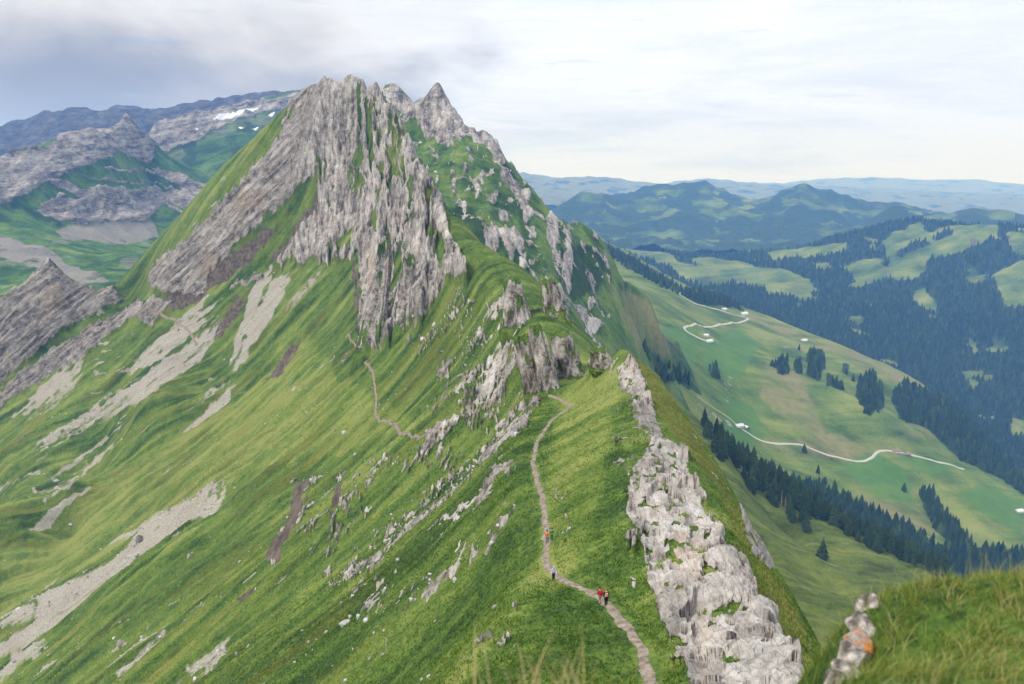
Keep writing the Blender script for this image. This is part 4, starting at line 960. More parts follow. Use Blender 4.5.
# dead trees at the head of the gully
for px, py, lab in ((781,507,'bare grey dead trunk at the left of the gully wood'), (785,510,'shorter bare grey trunk beside the tall dead one')):
    p = hit(px, py, 'AGB', 300); o = empty('dead_tree', p); tag(o, lab, 'dead tree')
    t_ = MB(); hh = 21 if px == 781 else 16
    t_.ring([[(math.cos(a) * r + .15 * math.sin(z), math.sin(a) * r, z) for a in np.linspace(0, 6.28, 8, endpoint=False)] for z, r in ((-1, .5), (3, .42), (hh * .6, .27), (hh, .05))]); t_.build('trunk', M_dead, o)
    b_ = MB()
    for i in range(22):
        z = prng.uniform(4, hh * .93); a = prng.uniform(0, 6.28); L_ = (hh - z) * .22 + .7
        b_.add([(0, 0, z), (.0, 0, z + .22), (math.cos(a) * L_, math.sin(a) * L_, z - .3 * L_)], [(0, 1, 2)]); b_.add([(-.1 * math.sin(a), .1 * math.cos(a), z), (.1 * math.sin(a), -.1 * math.cos(a), z), (math.cos(a) * L_, math.sin(a) * L_, z - .3 * L_)], [(0, 1, 2)])
    b_.build('branches', M_dead, o)

# the forest that fills the valley and climbs the hills behind it
X_, Y2, Z_, H2 = [], [], [], []
for (r0, r1, sp) in ((2100, 2900, 10.0), (2900, 3700, 13.0), (3700, 4700, 17.0)):
    nA = int(0.84 * r1 / sp); gx, gy = np.meshgrid(np.arange(-300, 3300, sp), np.arange(1500, 4700, sp))
    gx = gx.ravel() + rng.uniform(-.45, .45, gx.size) * sp; gy = gy.ravel() + rng.uniform(-.45, .45, gy.size) * sp
    d_ = np.hypot(gx, gy); k_ = (d_ >= r0) & (d_ < r1) & (gx / gy > 0.06) & (gx / gy < 0.74)
    gx, gy = gx[k_], gy[k_]
    gz, at = heightC(gx, gy, True)
    k_ = (at['forest'] > rng.uniform(0.3, 0.8, len(gx))) & (FN['B'](gx, gy) < gz + 3)
    X_.append(gx[k_]); Y2.append(gy[k_]); Z_.append(gz[k_] - 1); H2.append(rng.uniform(11, 28, k_.sum()) * (sp / 12) ** 0.3)
X_, Y2, Z_, H2 = map(np.concatenate, (X_, Y2, Z_, H2))
px, py = proj(X_, Y2, Z_); k_ = (px > 540) & (px < 1120)
k_[k_] &= top(X_[k_] * .72, Y2[k_] * .72, 'B') < (Z_[k_] + 25) * .72
forest_mesh('valley_forest', X_[k_], Y2[k_], Z_[k_], H2[k_], 31, 5)
print('trees', len(cand), k_.sum(), _t.time() - _T0)
# ================================================================== ROCK TEETH ALONG THE CREST
M_tooth = ground_mat('limestone_tooth', 0.8, (0.45, 0.30, 0.05), bump=0.7, rockv=1.0)
def rock_slab(name, base, tip, wpx, thick, label, lean=0.0, seed=1, taper=0.55, group=None, yaw=0.0):
    """an upright plate of limestone: feet at picture place `base`, top at `tip`, wpx wide at the foot"""
    b = hit(*base, 'A'); Yd = b[1] * 1.01; b = np.array(pt(*base, Yd)); t = np.array(pt(*tip, Yd)); w_ = wpx / FPX * Yd * 1.0
    hgt = t[2] - b[2]; nu, nv = 56, 60
    u = np.linspace(0, 2 * math.pi, nu, endpoint=False); v = np.linspace(-0.45, 1, nv)
    U, Vv = np.meshgrid(u, v)
    sq = lambda c: np.sign(c) * np.abs(c) ** 0.6
    sc = np.where(Vv < 0, 1.15, 1 - (1 - taper) * Vv) * np.where(Vv > 0.9, np.sqrt(np.clip(1 - ((Vv - 0.9) / 0.1) ** 2, 0, 1)), 1)
    lx, ly = sq(np.cos(U)) * w_ / 2 * sc, sq(np.sin(U)) * thick / 2 * sc
    ang = np.cos(U) * 3 + seed * 7.1
    rr = 0.2 * w_ * ridged(ang * 1.6, Vv * 0.6 + np.sin(U) * 2, 3, seed) + 0.1 * w_ * fbm(ang * 5, Vv * 3 + np.sin(U) * 3, 3, seed + 5)
    lx = lx * (1 + rr / w_ * 1.6); ly = ly * (1 + rr / w_ * 2.5)
    jag = hgt * 0.16 * (fbm(lx / w_ * 3.5 + seed, ly / w_ * 2, 3, seed + 9) - 0.1) * np.clip(Vv, 0, 1) ** 2
    c_, s_ = math.cos(yaw), math.sin(yaw)
    x = (t[0] - b[0]) * Vv + lx * c_ - ly * s_; y = lx * s_ + ly * c_ + lean * hgt * Vv; z = hgt * Vv + jag
    V = np.stack([x, y, z], -1).reshape(-1, 3)
    i = np.arange(nu * nv).reshape(nv, nu); F = np.stack([i[:-1], np.roll(i[:-1], -1, 1), np.roll(i[1:], -1, 1), i[1:]], -1).reshape(-1, 4)
    rk = np.clip(1.0 - 0.9 * sstep(0.12, 0.4, fbm(lx / w_ * 4, Vv * 2.5, 4, seed + 2)) - 0.9 * sstep(0.86, 0.97, Vv + 0.1 * fbm(lx / w_ * 5, Vv, 2, seed)) - 0.9 * sstep(0.14, 0.0, Vv + 0.12 * fbm(lx / w_ * 5, Vv, 2, seed + 1)), 0, 1).ravel()
    me = np_mesh(name, V, F, True, {'rock': rk, 'tone': np.full(len(V), .4), 'ochre': 0.5 * sstep(0.2, 0.5, fbm(lx + seed, z / 5, 3, seed)).ravel()})
    o = link(name, me, M_tooth); o.location = b
    return tag(o, label, 'rock', group)
rock_slab('rock_slab', (536,394), (521,342), 19, 5, 'left one of two tilted slabs above the saddle, by the dark cleft', 0.5, 3, 0.8)
rock_slab('rock_slab', (552,392), (536,332), 18, 5, 'right one of two tilted slabs above the saddle, beside the dark cleft', 0.5, 4, 0.75)
rock_slab('rock_slab', (572,378), (560,334), 26, 6, 'broad grey slab set back right of the two tilted slabs', 0.4, 6, 0.7)
rock_slab('rock_tooth', (604,366), (598,349), 24, 8, 'low pale rock tooth peeping over the left shoulder of the grassy hilltop', 0.1, 7, 0.5)
rock_slab('rock_tooth', (518,328), (512,278), 27, 8, 'tall rock tooth with a pointed top on the green ridge', 0.4, 8, 0.5)
rock_slab('rock_tooth', (556,318), (548,280), 21, 8, 'rock tooth on the skyline edge right of the pointed one', 0.3, 9, 0.5)
rock_slab('rock_pinnacle', (371,353), (372,250), 24, 12, 'tall ochre streaked pinnacle standing out at the foot of the great rock face', 0.9, 10, 0.45)
rock_slab('rock_pinnacle', (405,330), (402,262), 18, 10, 'narrow grey pinnacle right of the ochre streaked one at the rock face foot', 0.9, 15, 0.5)
rock_slab('rock_slab', (472,410), (469,386), 14, 5, 'small rock block beside the rock path where a blue hiker stands', 0.4, 11, 0.7)

# ================================================================== HIKERS
M_skin = plain('skin', (0.55, 0.34, 0.25), 0.6, 0.08, 20)
def cloth(name, col): return plain(name, col, 0.85, 0.15, 8)
def skin_mesh(name, joints, edges, root=0, sub=2):
    me = bpy.data.meshes.new(name); me.from_pydata([j[:3] for j in joints], edges, [])
    o = bpy.data.objects.new(name, me); COL.objects.link(o)
    o.modifiers.new('s', 'SKIN'); ly = me.skin_vertices[0].data
    for i, j in enumerate(joints):
        r = j[3]; ly[i].radius = (r, r) if not isinstance(r, tuple) else r; ly[i].use_root = (i == root)
    m = o.modifiers.new('u', 'SUBSURF'); m.levels = sub; m.render_levels = sub
    bpy.context.view_layer.update()
    out = bpy.data.meshes.new_from_object(o.evaluated_get(bpy.context.evaluated_depsgraph_get()))
    bpy.data.objects.remove(o); bpy.data.meshes.remove(me)
    for p in out.polygons: p.use_smooth = True
    out.name = name; return out
def hiker(px, py, yaw, label, jac, trou, hairc, pack=None, stride=0.18, hgt=1.72, arms='swing', coat=0.0, shorts=False, hat=None):
    p = hit(px, py, 'A'); s = hgt / 1.75
    o = empty('person', p, R(yaw)); o.scale = (s, s, s); tag(o, label, 'person', 'hikers on the ridge')
    st = stride; e = 0.35 if arms == 'swing' else 0.1
    # +y is forward
    J = [(0,0,.95,(.15,.105)), (0,0.01,1.15,(.135,.10)), (0,0.02,1.36,(.175,.11)), (0,0.02,1.47,.075), (0,0.04,1.54,.055), (0,.05,1.63,(.082,.10)), (0,.055,1.72,(.075,.09)),
         (.10,0,.88,.095), (.105,st*.7,.50,.062), (.105,st*.55,.10,.042), (.105,st*.55+.15,.04,.035),
         (-.10,0,.88,.095), (-.105,-st*.3,.50,.062), (-.105,-st*1.1,.12,.042), (-.105,-st*1.1+.14,.05,.035),
         (.20,.02,1.40,.058), (.245,-e*.25,1.14,.045), (.225,e*.25,.92,.034), (.215,e*.42,.86,.036),
         (-.20,.02,1.40,.058), (-.245,e*.1,1.14,.045), (-.225,e*.7,.96,.034), (-.215,e*.95,.93,.036), (0,.15,1.635,.018)]
    E = [(0,1),(1,2),(2,3),(3,4),(4,5),(5,6),(0,7),(7,8),(8,9),(9,10),(0,11),(11,12),(12,13),(13,14),(2,15),(15,16),(16,17),(17,18),(2,19),(19,20),(20,21),(21,22),(5,23)]
    link('body', skin_mesh('body', J, E), M_skin, o)
    g = .022
    def grow(idx, extra=0): return [(*J[i][:3], tuple(a + g + extra for a in J[i][3]) if isinstance(J[i][3], tuple) else J[i][3] + g + extra) for i in idx]
    jj = grow([0,1,2,3,15,16,17,19,20,21]); je = [(0,1),(1,2),(2,3),(2,4),(4,5),(5,6),(2,7),(7,8),(8,9)]
    if coat: jj += [(0, -.01, .95 - coat, (.19, .15))]; je += [(0, 10)]
    link('jacket', skin_mesh('jacket', jj, je), jac, o)
    ti = [0,7,8,9,11,12,13] if not shorts else [0,7,8,11,12]
    te = [(0,1),(1,2),(2,3),(0,4),(4,5),(5,6)] if not shorts else [(0,1),(1,2),(0,3),(3,4)]
    link('trousers', skin_mesh('trousers', grow(ti, .002), te), trou, o)
    hd = skin_mesh('hair', [(0,.0,1.64,(.09,.075)), (0,.03,1.735,(.088,.10)), (0,.075,1.765,(.06,.05))], [(0,1),(1,2)], 1)
    link('hair' if hat is None else 'hat', hd, hairc if hat is None else hat, o)
    for k in (9, 13):
        x, y, z, _ = J[k]; b = skin_mesh('boot', [(x,y-.03,z+.06,.058), (x,y-.02,z-.03,.06), (x,y+.16,z-.05,.045)], [(0,1),(1,2)], 1, 1); link('boot', b, M_boot, o)
    if pack is not None:
        b = skin_mesh('backpack', [(0,-.17,1.08,(.16,.10)), (0,-.20,1.24,(.17,.12)), (0,-.17,1.42,(.13,.09))], [(0,1),(1,2)], 1); bp = link('backpack', b, pack, o)
        for sx in (-1, 1):
            m = skin_mesh('strap', [(sx*.10,-.10,1.44,.02), (sx*.11,.06,1.50,.02), (sx*.11,.155,1.38,.02), (sx*.13,.12,1.2,.02), (sx*.14,-.08,1.1,.02)], [(0,1),(1,2),(2,3),(3,4)], 2, 1); link('strap', m, pack, bp)
    return o
M_boot = cloth('boot_leather', (0.06, 0.045, 0.035))
M_brown = cloth('brown_hair', (0.07, 0.045, 0.03)); M_fair = cloth('fair_hair', (0.28, 0.19, 0.10))
M_red = cloth('red_shell', (0.55, 0.015, 0.03)); M_navy = cloth('navy_cloth', (0.02, 0.028, 0.07)); M_black = cloth('black_cloth', (0.018, 0.018, 0.022))
M_beige = cloth('beige_cloth', (0.42, 0.33, 0.24)); M_lav = cloth('lavender_cloth', (0.55, 0.56, 0.75)); M_or = cloth('orange_cloth', (0.75, 0.17, 0.02)); M_yel = cloth('yellow_cloth', (0.75, 0.55, 0.08))
M_grn = cloth('green_cloth', (0.04, 0.22, 0.07)); M_blu = cloth('blue_cloth', (0.05, 0.22, 0.62)); M_pink = cloth('pink_cloth', (0.75, 0.28, 0.25)); M_gry = cloth('grey_cloth', (0.16, 0.16, 0.17))
hiker(599.8, 604, 20, 'hiker in a long red coat beside one in black, on the lower path', M_red, M_beige, M_brown, M_red, coat=.22, shorts=True)
hiker(606, 605.5, 10, 'hiker in black with a pink topped pack, right beside the red coat', M_black, M_black, M_fair, M_pink, stride=.12)
hiker(553.5, 580.5, 190, 'hiker in a pale lavender shirt and dark trousers on the outer bend of the path', M_lav, M_navy, M_brown, None, hgt=1.7, hat=M_lav)
hiker(547.2, 543, 175, 'hiker in orange with a yellow pack high on the narrow path', M_or, M_gry, M_brown, M_yel)
hiker(551.8, 540, 185, 'hiker in green half hidden just behind the orange one', M_grn, M_grn, M_brown, M_grn, hgt=1.65)
hiker(542.5, 393, 10, 'hiker in a blue jacket at the foot of the tilted slabs in the saddle', M_blu, M_navy, M_brown, M_blu)
hiker(464.5, 412, 60, 'hiker in dark blue beside the small rock block on the rock path', M_navy, M_navy, M_brown, M_blu)
hiker(480.5, 409, 240, 'hiker in a yellow top on the rock path right of the dark blue one', M_yel, M_gry, M_fair, None)

# ================================================================== GRASSY BANK AT THE CAMERA
Fp = [pt(*a) for a in [(826,690,3.7),(838,660,4.1),(848,632,4.5),(858,610,4.8),(868,600,5.0),(884,594,5.15),(905,592,5.2),(922,592,5.2),(942,591,5.2),(970,590,5.2),(1000,588,5.2),(1024,587,5.2),(1100,584,5.2),(1250,588,5.2),(900,645,4.2),(960,645,4.1),(1024,645,4.0),(1024,690,3.4),(900,690,3.5),(960,690,3.4),(960,622,4.7),(900,624,4.7),(1024,620,4.6),(1100,690,3.4),(1250,690,3.2),(870,650,4.1),(870,690,3.55)]]
for (x, y, z) in [pt(*a) for a in [(848,632,4.5),(868,600,5.0),(905,592,5.2),(942,591,5.2),(1000,588,5.2),(1100,584,5.2),(1250,588,5.2)]]:
    Fp += [(x + .05, y + .5, z - .25), (x + .2, y + 1.2, z - 1.3), (x + .5, y + 3, z - 4.5)]
for (x, y, z) in [pt(*a) for a in [(826,690,3.7),(838,660,4.1),(848,632,4.5),(858,610,4.8)]]:
    Fp += [(x - .25, y, z - .6), (x - .8, y + .2, z - 2.2), (x - 2, y + .5, z - 5)]
Fp += [(0,-1,-1.66),(0,0,-1.66),(-1.5,-1,-1.7),(1.5,-.5,-1.7),(3,-1,-1.75),(0,1,-1.72),(-1,1,-1.75),(1,1,-1.75),(0,2,-1.78),(-1.2,2,-1.8),(1.,2,-1.85),(0,2.6,-2.05),(-1.2,2.6,-2.1),(.8,2.6,-2.15),(0,3.6,-4.2),(-1.5,3.6,-4.2),(1,3.8,-4.4),(0,6,-8),(-3,6,-8),(-3,2,-2.4),(-3,0,-1.9),(-5,2,-4),(2,2.2,-2.2),(2.6,6.5,-6),(6,9,-9)]
surfF = Surf(Fp, 0.07)
def heightF(x, y): return surfF(x, y) + fbm(x / .5, y / .5, 3, 951) * .05 + fbm(x / 1.6, y / 1.6, 2, 952) * .08
gx, gy = np.meshgrid(np.linspace(-4.5, 7.5, 200), np.linspace(-2.5, 9, 190), indexing='ij')
M_bank = ground_mat('bank_soil', 0.12, (3, 3, 3), bump=0.3)
o = link('grass_bank', np_mesh('grass_bank', np.stack([gx, gy, heightF(gx, gy)], -1).reshape(-1, 3), grid_faces(200, 190), True, {'tone': np.full(gx.size, .35)}), M_bank); o['kind'] = 'structure'

_g = NT('grass_blades'); _tv = _g.attr('tint')
_g.put(_g.b.inputs['Base Color'], _g.ramp(_tv, (0.0, (0.035, 0.085, 0.012)), (0.35, (0.085, 0.165, 0.020)), (0.65, (0.19, 0.25, 0.034)), (0.85, (0.31, 0.28, 0.08)), (1.0, (0.46, 0.36, 0.18))))
_g.b.inputs['Roughness'].default_value = 0.6; M_blade = _g.m
def blades(name, x, y, z, L, wd, lean, tint, seed, seg=3):
    rg = np.random.default_rng(seed); n = len(x); a = rg.random(n) * 6.283; b = rg.random(n) * 6.283
    dx, dy = np.cos(a) * lean, np.sin(a) * lean
    V = np.zeros((n, (seg + 1) * 2, 3), np.float32)
    for i in range(seg + 1):
        t = i / seg; cx = x + dx * L * t * t; cy = y + dy * L * t * t; cz = z + L * t * np.sqrt(np.clip(1 - (lean * t * .8) ** 2, .15, 1)); w_ = wd * (1 - t) ** .7 * .5 + wd * .03
        for s, k in ((-1, 0), (1, 1)):
            V[:, 2 * i + k, 0] = cx + s * np.cos(b) * w_; V[:, 2 * i + k, 1] = cy + s * np.sin(b) * w_; V[:, 2 * i + k, 2] = cz
    f = np.array([(2 * i, 2 * i + 1, 2 * i + 3, 2 * i + 2) for i in range(seg)])
    F = (f[None] + (np.arange(n) * (seg + 1) * 2)[:, None, None]).reshape(-1, 4)
    o = link(name, np_mesh(name, V.reshape(-1, 3), F, True, {'tint': np.repeat(np.clip(tint, 0, 1), (seg + 1) * 2)}), M_blade)
    return tag(o, None, None, None, 'stuff')
rg = np.random.default_rng(8)
n = 80000
x = rg.uniform(1.0, 6.2, n); y = rg.uniform(2.2, 6.0, n); k_ = (x / y > .36) & (x / y < .98); x, y = x[k_], y[k_]
z = heightF(x, y); px, py = proj(x, y, z)
k_ = z > -4.2; x, y, z, px, py = x[k_], y[k_], z[k_], px[k_], py[k_]
cl = fbm(x / .22, y / .22, 3, 961); c2 = fbm(x / .8, y / .8, 3, 962)
k_ = rg.random(len(x)) < np.clip(.65 + .9 * cl, .12, 1); x, y, z, cl, c2 = x[k_], y[k_], z[k_], cl[k_], c2[k_]
blades('bank_grass', x, y, z - .02, rg.uniform(.05, .12, len(x)) * (1 + .8 * cl), rg.uniform(.003, .007, len(x)), rg.uniform(.2, .95, len(x)), .60 + .3 * c2 + .22 * cl + rg.normal(0, .17, len(x)), 9)
# long dry stalks at the edge in front of the camera and on the bank
sx = np.concatenate([rg.uniform(-.65, -.1, 40), rg.normal(.10, .17, 130), rg.uniform(.9, 1.9, 0)]); sy = rg.uniform(1.75, 2.5, len(sx))
blades('dry_stalks', sx, sy, heightF(sx, sy) - .02, rg.uniform(.26, .44, len(sx)) * (1 - .4 * np.abs(sx - .1)), rg.uniform(.007, .012, len(sx)), rg.uniform(.1, .5, len(sx)), rg.uniform(.86, 1.0, len(sx)), 10, 6)
x = rg.uniform(1.6, 5.8, 900); y = rg.uniform(3, 5.6, 900); k_ = (x / y > .45) & (x / y < .9); x, y = x[k_], y[k_]
blades('bank_stalks', x, y, heightF(x, y) - .02, rg.uniform(.12, .28, len(x)), rg.uniform(.003, .005, len(x)), rg.uniform(.2, .8, len(x)), rg.uniform(.7, 1, len(x)), 12, 5)

# lichened rocks breaking out of the bank
M_lich = ground_mat('lichened_rock', 0.10, (5, 5, 3), bump=0.6, crk=0.3, rockv=1.4)
def boulder(px, py, Yd, sx_, sy_, sz_, seed, label, och=0.0, tilt=0.0):
    nu, nv = 64, 44; U, Vv = np.meshgrid(np.linspace(0, 2 * math.pi, nu, endpoint=False), np.linspace(0.02, math.pi - .02, nv))
    dx, dy, dz = np.sin(Vv) * np.cos(U), np.sin(Vv) * np.sin(U), np.cos(Vv)
    a_, b_ = dx * 1.3 + dz * .9 + seed * 3.3, dy * 1.3 - dz * .7 + seed
    d1, d2, cv = cells(a_ * 1.2, b_ * 1.2, seed)
    bg_ = np.random.default_rng(seed); pn = bg_.normal(0, 1, (18, 3)); pn /= np.linalg.norm(pn, axis=1)[:, None]; pd = bg_.uniform(.62, 1.05, 18)
    r = np.full(dx.shape, 1.35)
    for (p0, p1, p2), d0 in zip(pn, pd):
        k0 = dx * p0 + dy * p1 + dz * p2; r = np.where(k0 > .05, np.minimum(r, d0 / np.maximum(k0, .05)), r)
    r = r * (1 + .07 * fbm(a_ * 2, b_ * 2, 4, seed) + .05 * fbm(a_ * 7, b_ * 7, 3, seed + 1))
    V = np.stack([dx * r * sx_, dy * r * sy_, dz * r * sz_], -1).reshape(-1, 3)
    i = np.arange(nu * nv).reshape(nv, nu); F = np.stack([i[:-1], i[1:], np.roll(i[1:], -1, 1), np.roll(i[:-1], -1, 1)], -1).reshape(-1, 4)
    me = np_mesh('boulder', V, F, True, {'rock': np.ones(len(V)), 'ochre': np.full(len(V), och)}); o = link('boulder', me, M_lich if och < .5 else M_orange)
    o.location = pt(px, py, Yd); o.rotation_euler = (0, tilt, 0); return tag(o, label, 'rock', 'rocks at the edge of the grassy bank')
_o = NT('orange_lichen_rock'); _n = _o.noise(_o.pos(), 9, 5, .7); _n2 = _o.noise(_o.pos(), 30, 4, .7)
_o.put(_o.b.inputs['Base Color'], _o.mix(_o.ramp(_n, (.46, 0.0), (.56, 1.0)), _o.ramp(_n2, (.3, (.16, .14, .12)), (.7, (.50, .47, .43))), _o.ramp(_n2, (.3, (.28, .10, .02)), (.7, (.50, .21, .05))))); M_orange = _o.m
boulder(869, 609, 4.85, .075, .12, .085, 1, 'topmost pale rock of the ragged rocks along the left edge of the grassy bank', 0, .5)
boulder(862, 626, 4.65, .085, .12, .095, 2, 'pinkish pale rock just above the orange one on the left edge of the grassy bank', 0, .4)
boulder(856, 643, 4.45, .07, .10, .06, 5, 'small orange lichened rock on the left edge of the grassy bank', .9, .4)
boulder(850, 657, 4.3, .085, .12, .085, 3, 'white angular rock just below the orange one on the bank edge', 0, .5)
boulder(845, 672, 4.15, .08, .12, .085, 6, 'pale rock second from the bottom of the rocks along the bank edge', 0, .3)
boulder(840, 690, 3.98, .10, .12, .10, 4, 'lowest white rock of the bank edge, cut by the bottom of the view', 0, .5)

# ================================================================== TUFTED GRASS OF THE RIDGE
n = 330000
lr = np.exp(rg.uniform(math.log(48), math.log(250), n)); az = rg.uniform(R(-30), R(24), n)
x = lr * np.sin(az); y = lr * np.cos(az)
z, at = heightA(x, y, True); px, py = proj(x, y, z)
td = trail_d(x, y)
k_ = (at['rock'] < .25) & (td > .9) & (py < 720) & (px < 850) & (at['scree'] < .3)
k_ &= rg.random(n) < np.clip(.55 + .9 * fbm(x / 3, y / 3, 3, 971), .08, 1) * sstep(R(-29), R(-10), az + .12 * fbm(x / 20, y / 20, 2, 973)) * sstep(250, 190, lr)
x, y, z = x[k_], y[k_], z[k_]; tone = at['tone'][k_]; ol = at['olive'][k_]
k_ = seen(x, y, z, .6) if False else np.ones(len(x), bool)
dd = np.hypot(x, y)
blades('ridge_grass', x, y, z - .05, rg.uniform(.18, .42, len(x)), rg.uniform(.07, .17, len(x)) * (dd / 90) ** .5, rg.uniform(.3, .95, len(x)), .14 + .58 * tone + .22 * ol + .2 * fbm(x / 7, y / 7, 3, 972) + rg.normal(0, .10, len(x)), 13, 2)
n = 200000
lr = np.exp(rg.uniform(math.log(130), math.log(620), n)); az = rg.uniform(R(-37), R(3), n); x = lr * np.sin(az); y = lr * np.cos(az)
z, at = heightA(x, y, True); px, py = proj(x, y, z)
k_ = (at['rock'] < .2) & (at['scree'] < .12) & (at['dirt_shade'] < .3) & (trail_d(x, y) > 1) & (px > -60) & (py < 720) & (rg.random(n) < np.clip(.5 + 1.1 * fbm((y - .3 * x) / 6, x / 18, 4, 991), .04, 1))
x, y, z, dd, tone, ol = x[k_], y[k_], z[k_], lr[k_], at['tone'][k_], at['olive'][k_]
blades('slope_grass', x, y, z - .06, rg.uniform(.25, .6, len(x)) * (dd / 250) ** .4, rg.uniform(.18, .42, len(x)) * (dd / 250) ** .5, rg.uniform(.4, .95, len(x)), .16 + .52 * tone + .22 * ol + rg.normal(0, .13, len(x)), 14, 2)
print('near', len(x), _t.time() - _T0)

# ================================================================== LOOSE STONES ON THE SLOPES
_iv = np.array([(0,0,1),(.894,0,.447),(.276,.851,.447),(-.724,.526,.447),(-.724,-.526,.447),(.276,-.851,.447),(.724,.526,-.447),(-.276,.851,-.447),(-.894,0,-.447),(-.276,-.851,-.447),(.724,-.526,-.447),(0,0,-1)], np.float32)
_if = np.array([(0,1,2),(0,2,3),(0,3,4),(0,4,5),(0,5,1),(1,6,2),(2,7,3),(3,8,4),(4,9,5),(5,10,1),(2,6,7),(3,7,8),(4,8,9),(5,9,10),(1,10,6),(11,7,6),(11,8,7),(11,9,8),(11,10,9),(11,6,10)])
n = 60000
lr = np.exp(rg.uniform(math.log(55), math.log(950), n)); az = rg.uniform(R(-38), R(12), n); x = lr * np.sin(az); y = lr * np.cos(az)
z, at = heightA(x, y, True)
cw = sstep(.0, .55, fbm((y + .18 * x) / 14, x / 50, 4, 981)) * .10 + .55 * (at['scree'] > .3) + .5 * sstep(.05, .4, at['rock']) * (lr < 480)
cw = cw * sstep(6, -12, x)
k_ = (rg.random(n) < cw) & (trail_d(x, y) > 1.2) & (at['rock'] < .8); x, y, z, dd = x[k_], y[k_], z[k_], lr[k_]; n = len(x)
sz = np.exp(rg.normal(-1.35, .55, n)) * (dd / 160) ** .45
V = _iv[None] * (sz[:, None, None] * rg.uniform(.5, 1.25, (n, 12, 1))) * rg.uniform(.6, 1.3, (n, 1, 3)); V[:, :, 0] += x[:, None]; V[:, :, 1] += y[:, None]; V[:, :, 2] += z[:, None]
_s = NT('loose_stone'); _s.put(_s.b.inputs['Base Color'], _s.ramp(_s.attr('tint'), (0, (.20, .18, .155)), (.5, (.40, .37, .33)), (1, (.58, .55, .50)))); M_stone = _s.m
o = link('scattered_stones', np_mesh('scattered_stones', V.reshape(-1, 3), (_if[None] + (np.arange(n) * 12)[:, None, None]).reshape(-1, 3), False, {'tint': np.repeat(rg.random(n), 12)}), M_stone); o['kind'] = 'stuff'
print('stones', n)
# ================================================================== SKY, SUN, AIR, CAMERA
w = bpy.data.worlds.new('World'); S.world = w; w.use_nodes = True
nt = w.node_tree; N = nt.nodes; Lk = nt.links
bg = N['Background']; bg.inputs[1].default_value = 0.1
SUN_EL, SUN_ROT = R(52), R(-115)      # behind the left shoulder
sky = N.new('ShaderNodeTexSky'); sky.sky_type = 'NISHITA'; sky.sun_disc = False
sky.sun_elevation = SUN_EL; sky.sun_rotation = SUN_ROT; sky.altitude = 1900; sky.dust_density = 2.0
tc = N.new('ShaderNodeTexCoord')
def wmath(op, a, b=None, c=False):
    n = N.new('ShaderNodeMath'); n.operation = op; n.use_clamp = c
    for i, v in enumerate((a, b)):
        if v is None: continue
        if isinstance(v, (int, float)): n.inputs[i].default_value = v
        else: Lk.new(v, n.inputs[i])
    return n.outputs[0]
def wramp(f, *st):
    r = N.new('ShaderNodeValToRGB'); e = r.color_ramp.elements
    while len(e) < len(st): e.new(0.5)
    for el, (p, c) in zip(e, st): el.position = p; el.color = (*c, 1) if isinstance(c, tuple) else (c, c, c, 1)
    Lk.new(f, r.inputs[0]); return r.outputs[0]
def wnoise(scale, mapping, detail=6, rough=0.55, dist=0.0):
    m = N.new('ShaderNodeMapping'); m.inputs['Scale'].default_value = mapping; Lk.new(proj_v, m.inputs[0])
    n = N.new('ShaderNodeTexNoise'); n.inputs['Scale'].default_value = scale; n.inputs['Detail'].default_value = detail
    n.inputs['Roughness'].default_value = rough; n.inputs['Distortion'].default_value = dist
    Lk.new(m.outputs[0], n.inputs['Vector']); return n.outputs['Fac']
def wmix(f, a, b):
    n = N.new('ShaderNodeMix'); n.data_type = 'RGBA'
    for s, v in ((n.inputs[0], f), (n.inputs[6], a), (n.inputs[7], b)):
        if isinstance(v, (int, float)): s.default_value = v
        elif isinstance(v, tuple): s.default_value = (*v, 1)
        else: Lk.new(v, s)
    return n.outputs[2]
sx = N.new('ShaderNodeSeparateXYZ'); Lk.new(tc.outputs['Generated'], sx.inputs[0])
X, Y_, Z = sx.outputs
proj_v = tc.outputs['Generated']
def wmr2(v, a, b, c, d):
    n = N.new('ShaderNodeMapRange'); n.interpolation_type = 'SMOOTHSTEP'; Lk.new(v, n.inputs[0])
    for i, q_ in enumerate((a, b, c, d)): n.inputs[i + 1].default_value = q_
    return n.outputs[0]
# cloud deck: layered stratus, soft and nearly white, thinner towards the horizon
n1 = wnoise(2.6, (1, 1, 5.5), 8, 0.58, 0.6)
n2 = wnoise(6.5, (1, 1, 9.0), 8, 0.62, 0.4)
cov = wmath('ADD', wmath('MULTIPLY', n1, 0.65), wmath('MULTIPLY', n2, 0.35))
lum = wramp(cov, (0.38, (5.3, 5.6, 6.2)), (0.49, (6.7, 6.95, 7.35)), (0.60, (8.1, 8.25, 8.5)))
cloud = wmix(wramp(Z, (0.0, 0.0), (0.10, 0.35), (1.0, 1.0)), lum, (12, 13.2, 16))   # an overcast dome is brighter overhead
cloud = wmix(wmath('MULTIPLY', wmr2(Z, -0.05, 0.17, 1.0, 0.0), wmr2(cov, 0.38, 0.56, 0.40, 1.0)), cloud, (9.2, 10.2, 12.8))
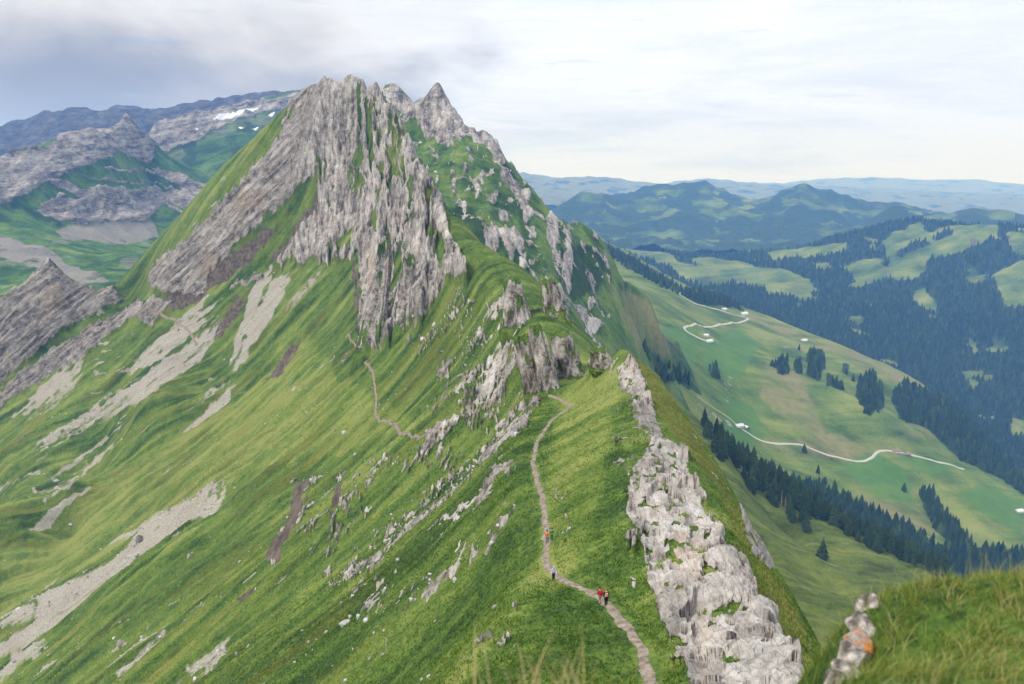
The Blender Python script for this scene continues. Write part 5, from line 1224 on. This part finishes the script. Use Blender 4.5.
# heavy grey cloud lying on the mountains to the left
azl = wmath('DIVIDE', X, wmath('MAXIMUM', Y_, 0.05))
n3 = wnoise(5.0, (1, 1, 2.0), 8, 0.52, 0.25)
lft = wramp(wmath('ADD', azl, wmath('MULTIPLY', wmath('SUBTRACT', n3, 0.5), 0.45)), (0.0, 0.0), (1.0, 1.0))
def wmr(v, a, b, c, d):
    n = N.new('ShaderNodeMapRange'); n.interpolation_type = 'SMOOTHSTEP'; Lk.new(v, n.inputs[0])
    for i, q_ in enumerate((a, b, c, d)): n.inputs[i + 1].default_value = q_
    return n.outputs[0]
azn = wmath('ADD', azl, wmath('MULTIPLY', wmath('SUBTRACT', n3, 0.5), 0.5))
zn = wmath('ADD', Z, wmath('MULTIPLY', wmath('SUBTRACT', n3, 0.5), 0.09))
gm = wmath('MULTIPLY', wmr(azn, -0.24, 0.04, 1.0, 0.0), wmr(zn, 0.13, 0.22, 1.0, 0.0))
gm = wmath('MULTIPLY', gm, wmr(Y_, 0.0, 0.3, 0.0, 1.0))
base = wmr(zn, 0.085, 0.165, 0.0, 1.0)
grey = wramp(wmath('ADD', wmath('MULTIPLY', base, 0.62), wmath('MULTIPLY', wmath('SUBTRACT', n3, 0.38), 1.2)), (0.0, (2.5, 2.55, 2.75)), (0.35, (4.9, 4.9, 5.0)), (0.8, (8.0, 7.95, 7.95)))
cloud = wmix(wmath('MULTIPLY', gm, 0.9), cloud, grey)
# a few thin places where the blue of the sky shows
hole = wmath('MULTIPLY', wramp(n2, (0.60, 0.0), (0.72, 1.0)), 0.35)
Lk.new(wmix(wmath('SUBTRACT', 1.0, hole), sky.outputs[0], cloud), bg.inputs[0])

sun = bpy.data.lights.new('sun', 'SUN'); so = bpy.data.objects.new('sun', sun); COL.objects.link(so)
sun.energy = 2.2; sun.angle = R(12); sun.color = (1.0, 0.95, 0.87)
sd = Vector((math.sin(SUN_ROT) * math.cos(SUN_EL), math.cos(SUN_ROT) * math.cos(SUN_EL), math.sin(SUN_EL)))
so.rotation_euler = sd.to_track_quat('Z', 'Y').to_euler()
so.location = (0, 0, 300)

# the air between here and the hills
me = bpy.data.meshes.new('haze')
hx0, hx1, hy0, hy1, hz0, hz1 = -25000, 25000, -25000, 25000, -907, 640
hv = [(x, y, z) for x in (hx0, hx1) for y in (hy0, hy1) for z in (hz0, hz1)]
me.from_pydata(hv, [], [(0, 1, 3, 2), (4, 6, 7, 5), (0, 4, 5, 1), (2, 3, 7, 6), (0, 2, 6, 4), (1, 5, 7, 3)])
hm = bpy.data.materials.new('haze'); hm.use_nodes = True
hn = hm.node_tree.nodes; hn.remove(hn['Principled BSDF'])
pv = hn.new('ShaderNodeVolumePrincipled'); pv.inputs['Density'].default_value = HAZE
pv.inputs['Color'].default_value = (0.17, 0.41, 1.0, 1); pv.inputs['Absorption Color'].default_value = (1, 1, 1, 1); pv.inputs['Anisotropy'].default_value = 0.0
hm.node_tree.links.new(pv.outputs[0], hn['Material Output'].inputs['Volume'])
ho = link('haze', me, hm); ho['kind'] = 'stuff'

cam = bpy.data.cameras.new('camera'); co = bpy.data.objects.new('camera', cam); COL.objects.link(co)
cam.sensor_width = 36; cam.lens = 36 * FPX / W; cam.clip_start = 0.1; cam.clip_end = 90000
co.location = (0, 0, 0); co.rotation_euler = (R(90) - PITCH, 0, 0)
cam.dof.use_dof = True; cam.dof.focus_distance = 400; cam.dof.aperture_fstop = 2.0
S.camera = co
S.view_settings.view_transform = 'Standard'; S.view_settings.look = 'None'
S.view_settings.exposure = EXPO; S.view_settings.gamma = 1
S.view_settings.use_curve_mapping = False
S.cycles.use_denoising = True
S.cycles.max_bounces = 5; S.cycles.diffuse_bounces = 3; S.cycles.glossy_bounces = 2; S.cycles.volume_bounces = 1
S.cycles.transparent_max_bounces = 8
S.cycles.volume_step_rate = 4
